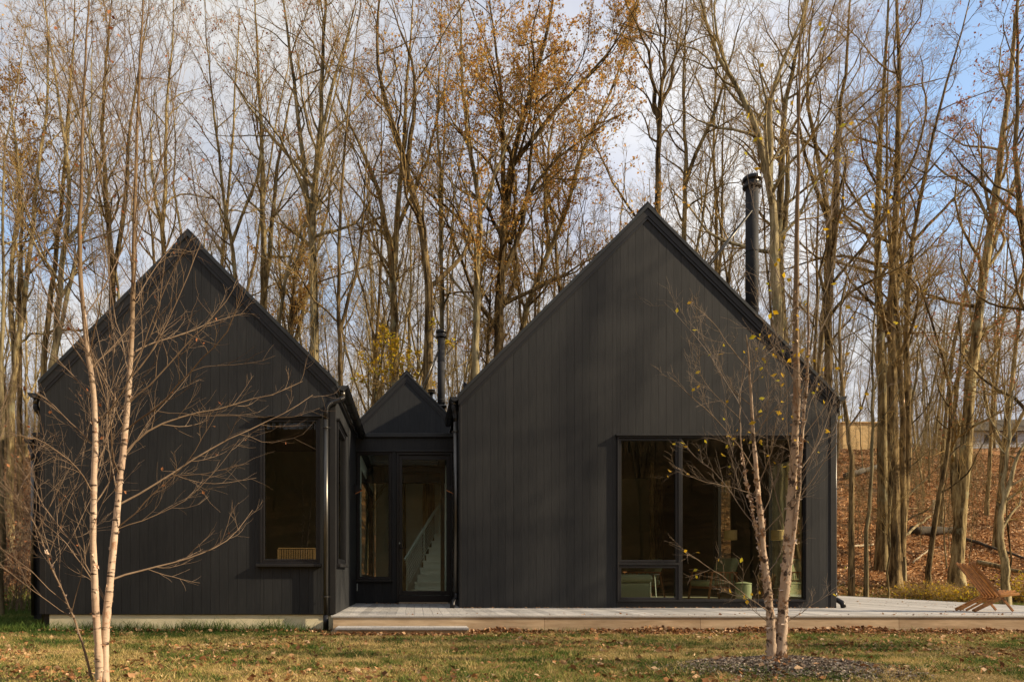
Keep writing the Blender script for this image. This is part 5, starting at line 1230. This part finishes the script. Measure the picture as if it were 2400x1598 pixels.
dry = np.clip(dry-.75*edge-.1*(x < -3)*(y > 9), 0, 1)
h = (.018+.030*rng.random(len(x))*(1.4-dry))+.03*np.clip(.42-dry, 0, 1)
V, T, ti = blades(x, y, h, .006+.003*rng.random(len(x)), dry, .75)
link('grass', np_mesh('grass', V, T, False, ti), M['grass'], kind='stuff', label='patchy green and straw coloured lawn grass')
# clumps standing up from the lawn
nc = 1500; cx, cy = view_pts(nc, 5.7, 10.8, .8); kk = ~((cx > DX0-.1) & (cy > DY-.1)) & ~((cx > s0-.1) & (cx < s1+.1) & (cy > sy-.1)) & (((cx-3.45)/1.0)**2+((cy-6.75)/.65)**2 > .8+.0*cx); cx, cy = cx[kk], cy[kk]; nc = len(cx)
ct = np.where(rng.random(nc) < .5, .05+.2*rng.random(nc), .6+.4*rng.random(nc)); cr = .02+.05*rng.random(nc)
tx = np.repeat(cx, 26)+rng.normal(size=nc*26)*np.repeat(cr, 26); ty = np.repeat(cy, 26)+rng.normal(size=nc*26)*np.repeat(cr, 26)
t0 = blades(tx, ty, (.03+.05*rng.random(nc*26))*np.repeat(.6+.7*rng.random(nc), 26), .006+.0*tx, np.clip(np.repeat(ct, 26)+.18*(rng.random(nc*26)-.5), 0, 1), .7)
# taller tufts along the foundation and at the left
n = 9000; xx = LX0-.8+rng.random(n)*(LX1-LX0+.75); cl = vnoise(xx*2.3, xx*0+.5); kk = rng.random(n) < cl**1.2*1.2; xx = xx[kk]; n = len(xx)
yy = LY-.02-np.abs(rng.normal(size=n))*.10; hh = (.05+.17*rng.random(n)**2.5)*(.6+cl[kk])
t1 = blades(xx, yy, hh, .006+.004*rng.random(n), .05+.25*rng.random(n), .45)
n = 26000; yl = 11.0+9*rng.random(n)**1.2; xl = (-120+rng.random(n)*250-U0)*yl/F; kk = (xl < LX0-.1) ; xl, yl = xl[kk], yl[kk]; n = len(xl)
t2 = blades(xl, yl, .05+.09*rng.random(n), .010+.006*rng.random(n), np.clip(.12+.4*fbm(xl*1.3, yl*1.1)*rng.random(n)*1.4, 0, 1), .5)
n = 2600; xr = DX0+rng.random(n)*9.5; kk = rng.random(n) < vnoise(xr*3.1, xr*0+7)**3*1.8; xr = xr[kk]; n = len(xr)
t3 = blades(xr, DY-.03-.12*rng.random(n), .04+.12*rng.random(n)**2, .007+.0*xr, .1+.35*rng.random(n), .5)
n = 20000; yb = 19.5+5.2*rng.random(n)**1.3; xb = (1930+520*rng.random(n)-U0)*yb/F
t4 = blades(xb, yb, .05+.07*rng.random(n), .014+.0*xb, np.clip(.12+.5*rng.random(n), 0, 1), .5)
vs, ts, tt_, o = [], [], [], 0
for V, T, ti in (t0, t1, t2, t3, t4): vs.append(V); ts.append(T+o); tt_.append(ti); o += len(V)
link('tall_grass', np_mesh('tall_grass', np.concatenate(vs), np.concatenate(ts), False, np.concatenate(tt_)), M['grass'], kind='stuff', label='longer green grass tufts along the foundation and beyond the corner')
# fallen leaves on the lawn
x, y = view_pts(16000, 5.6, 10.9, .85); g = fbm(x*1.1+30, y*1.5); kk = (rng.random(len(x)) < np.clip((g-.36)*3.0, .05, 1)) & ~((x > DX0-.05) & (y > DY)) & ~((x > s0) & (x < s1) & (y > sy)); x, y = x[kk], y[kk]
p = np.stack([x, y, ground_h(x, y)+.010+.022*rng.random(len(x))], 1); V, T, ti = leaf_at(p, .03+.05*rng.random(len(x))**2, .55); parts = [(V, T, ti)]
n = 8000; x = xs(1100, 10.9)+rng.random(n)*8.6; y = DY-.02-np.abs(rng.normal(size=n))*.12; kk = (x > s1+.02); x, y = x[kk], y[kk]; n = len(x)
pz = GZ+.005+.075*np.exp(-((DY-y)/.13)**2)*rng.random(n)*(.5+1.1*vnoise(x*2.2, x*0)); parts.append(leaf_at(np.stack([x, y, pz], 1), .065, .45))
n = 420; x = s0-.2+rng.random(n)*(s1-s0+.3); y = sy-.01-np.abs(rng.normal(size=n))*.07; parts.append(leaf_at(np.stack([x, y, GZ+.01+.04*rng.random(n)], 1), .055, .5))
n = 520; x = LX0+rng.random(n)*(LX1-LX0); y = LY-.06-np.abs(rng.normal(size=n))*.13; parts.append(leaf_at(np.stack([x, y, GZ+.015+.04*rng.random(n)], 1), .055, .6))
n = 240; x = RX0+rng.random(n)*(RX1-RX0); y = RY-.02-np.abs(rng.normal(size=n))*.03; parts.append(leaf_at(np.stack([x, y, .008+.006*rng.random(n)], 1), .035, .8))
n = 70; x = LX1+.1+rng.random(n)*2.0; y = EY-.12-np.abs(rng.normal(size=n))*.2; parts.append(leaf_at(np.stack([x, y, .01+.0*x], 1), .04, .85))
n = 150; x = DX0+rng.random(n)**.6*12.8; y = DY+.03+.5*rng.random(n)**2; parts.append(leaf_at(np.stack([x, y, .01+.0*x], 1), .04, .8))
n = 90; x = 8+rng.random(n)*3.8; y = 11.5+6*rng.random(n); parts.append(leaf_at(np.stack([x, y, .01+.0*x], 1), .04, .85))
vs, ts, tt_, o = [], [], [], 0
for V, T, ti in parts: vs.append(V); ts.append(T+o); tt_.append(ti); o += len(V)
link('fallen_leaves', np_mesh('fallen_leaves', np.concatenate(vs), np.concatenate(ts), False, np.concatenate(tt_)), M['leaf'], kind='stuff', label='dry brown leaves scattered on the lawn and heaped along the deck')
# leaf litter on the slopes
n = 135000; y = 21+50*rng.random(n)**1.5; x = np.where(rng.random(n) < .88, (1620+900*rng.random(n)**.7-U0)*y/F, (-60+180*rng.random(n)-U0)*y/F*1.02)
kk = (rng.random(n) < litter_mask(x, y)*.95+.12) & (rng.random(n) < .35+1.3*fbm(x*.45, y*.45+4)**1.0*(fbm(x*1.6, y*1.6) > .36)); x, y = x[kk], y[kk]
V, T, ti = leaf_at(np.stack([x, y, ground_h(x, y)+.02+.05*rng.random(len(x))], 1), .085+.0022*(y-21), .5)
link('leaf_litter', np_mesh('leaf_litter', V, T, False, ti), M['litter'], kind='stuff', label='rust coloured leaf litter covering the wooded slope')
# mulch bed
n = 16000; a = rng.random(n)*6.28; r = np.sqrt(rng.random(n))*(1+.30*rng.random(n)**3)*(.86+.28*vnoise(a*2.2, a*0+2)); x, y = 3.45+r*np.cos(a)*1.0, 6.75+r*np.sin(a)*.66
V, T, ti = leaf_at(np.stack([x, y, ground_h(x, y)+.006+.008*rng.random(n)], 1), .028, .75)
a = np.linspace(0, 2*np.pi, 49)[:-1]; rings = [np.array([[3.45, 6.75]])]
mv = [(3.45, 6.75)]
for rr in np.linspace(.1, .84, 10):
    mv += [(3.45+rr*math.cos(t)*.99*(1+.03*math.sin(5*t)), 6.75+rr*math.sin(t)*.64*(1+.04*math.sin(4*t))) for t in a]
mv = np.array(mv); mz = ground_h(mv[:, 0], mv[:, 1])+.006
fs = []
for k in range(9):
    for j in range(48): b0 = 1+k*48; fs.append((b0+j, b0+48+j, b0+48+(j+1) % 48, b0+(j+1) % 48))
mb = MB(); mb.v = [tuple(q)+(float(z),) for q, z in zip(mv, mz)]; mb.f = fs+[(0, 1+j, 1+(j+1) % 48) for j in range(48)]
M['mulchbed'] = simple('mulch_soil', (.07, .053, .040), (.19, .15, .115), 30, rough=.95, bs=.8, bd=.02)
mb.build('mulch_bed', M['mulchbed'], None, kind='structure', label='round mulch bed at the foot of the river birch')
link('mulch_chips', np_mesh('mulch_chips', V, T, False, ti), M['mulch'], kind='stuff', label='grey brown bark chips on the bed under the river birch')
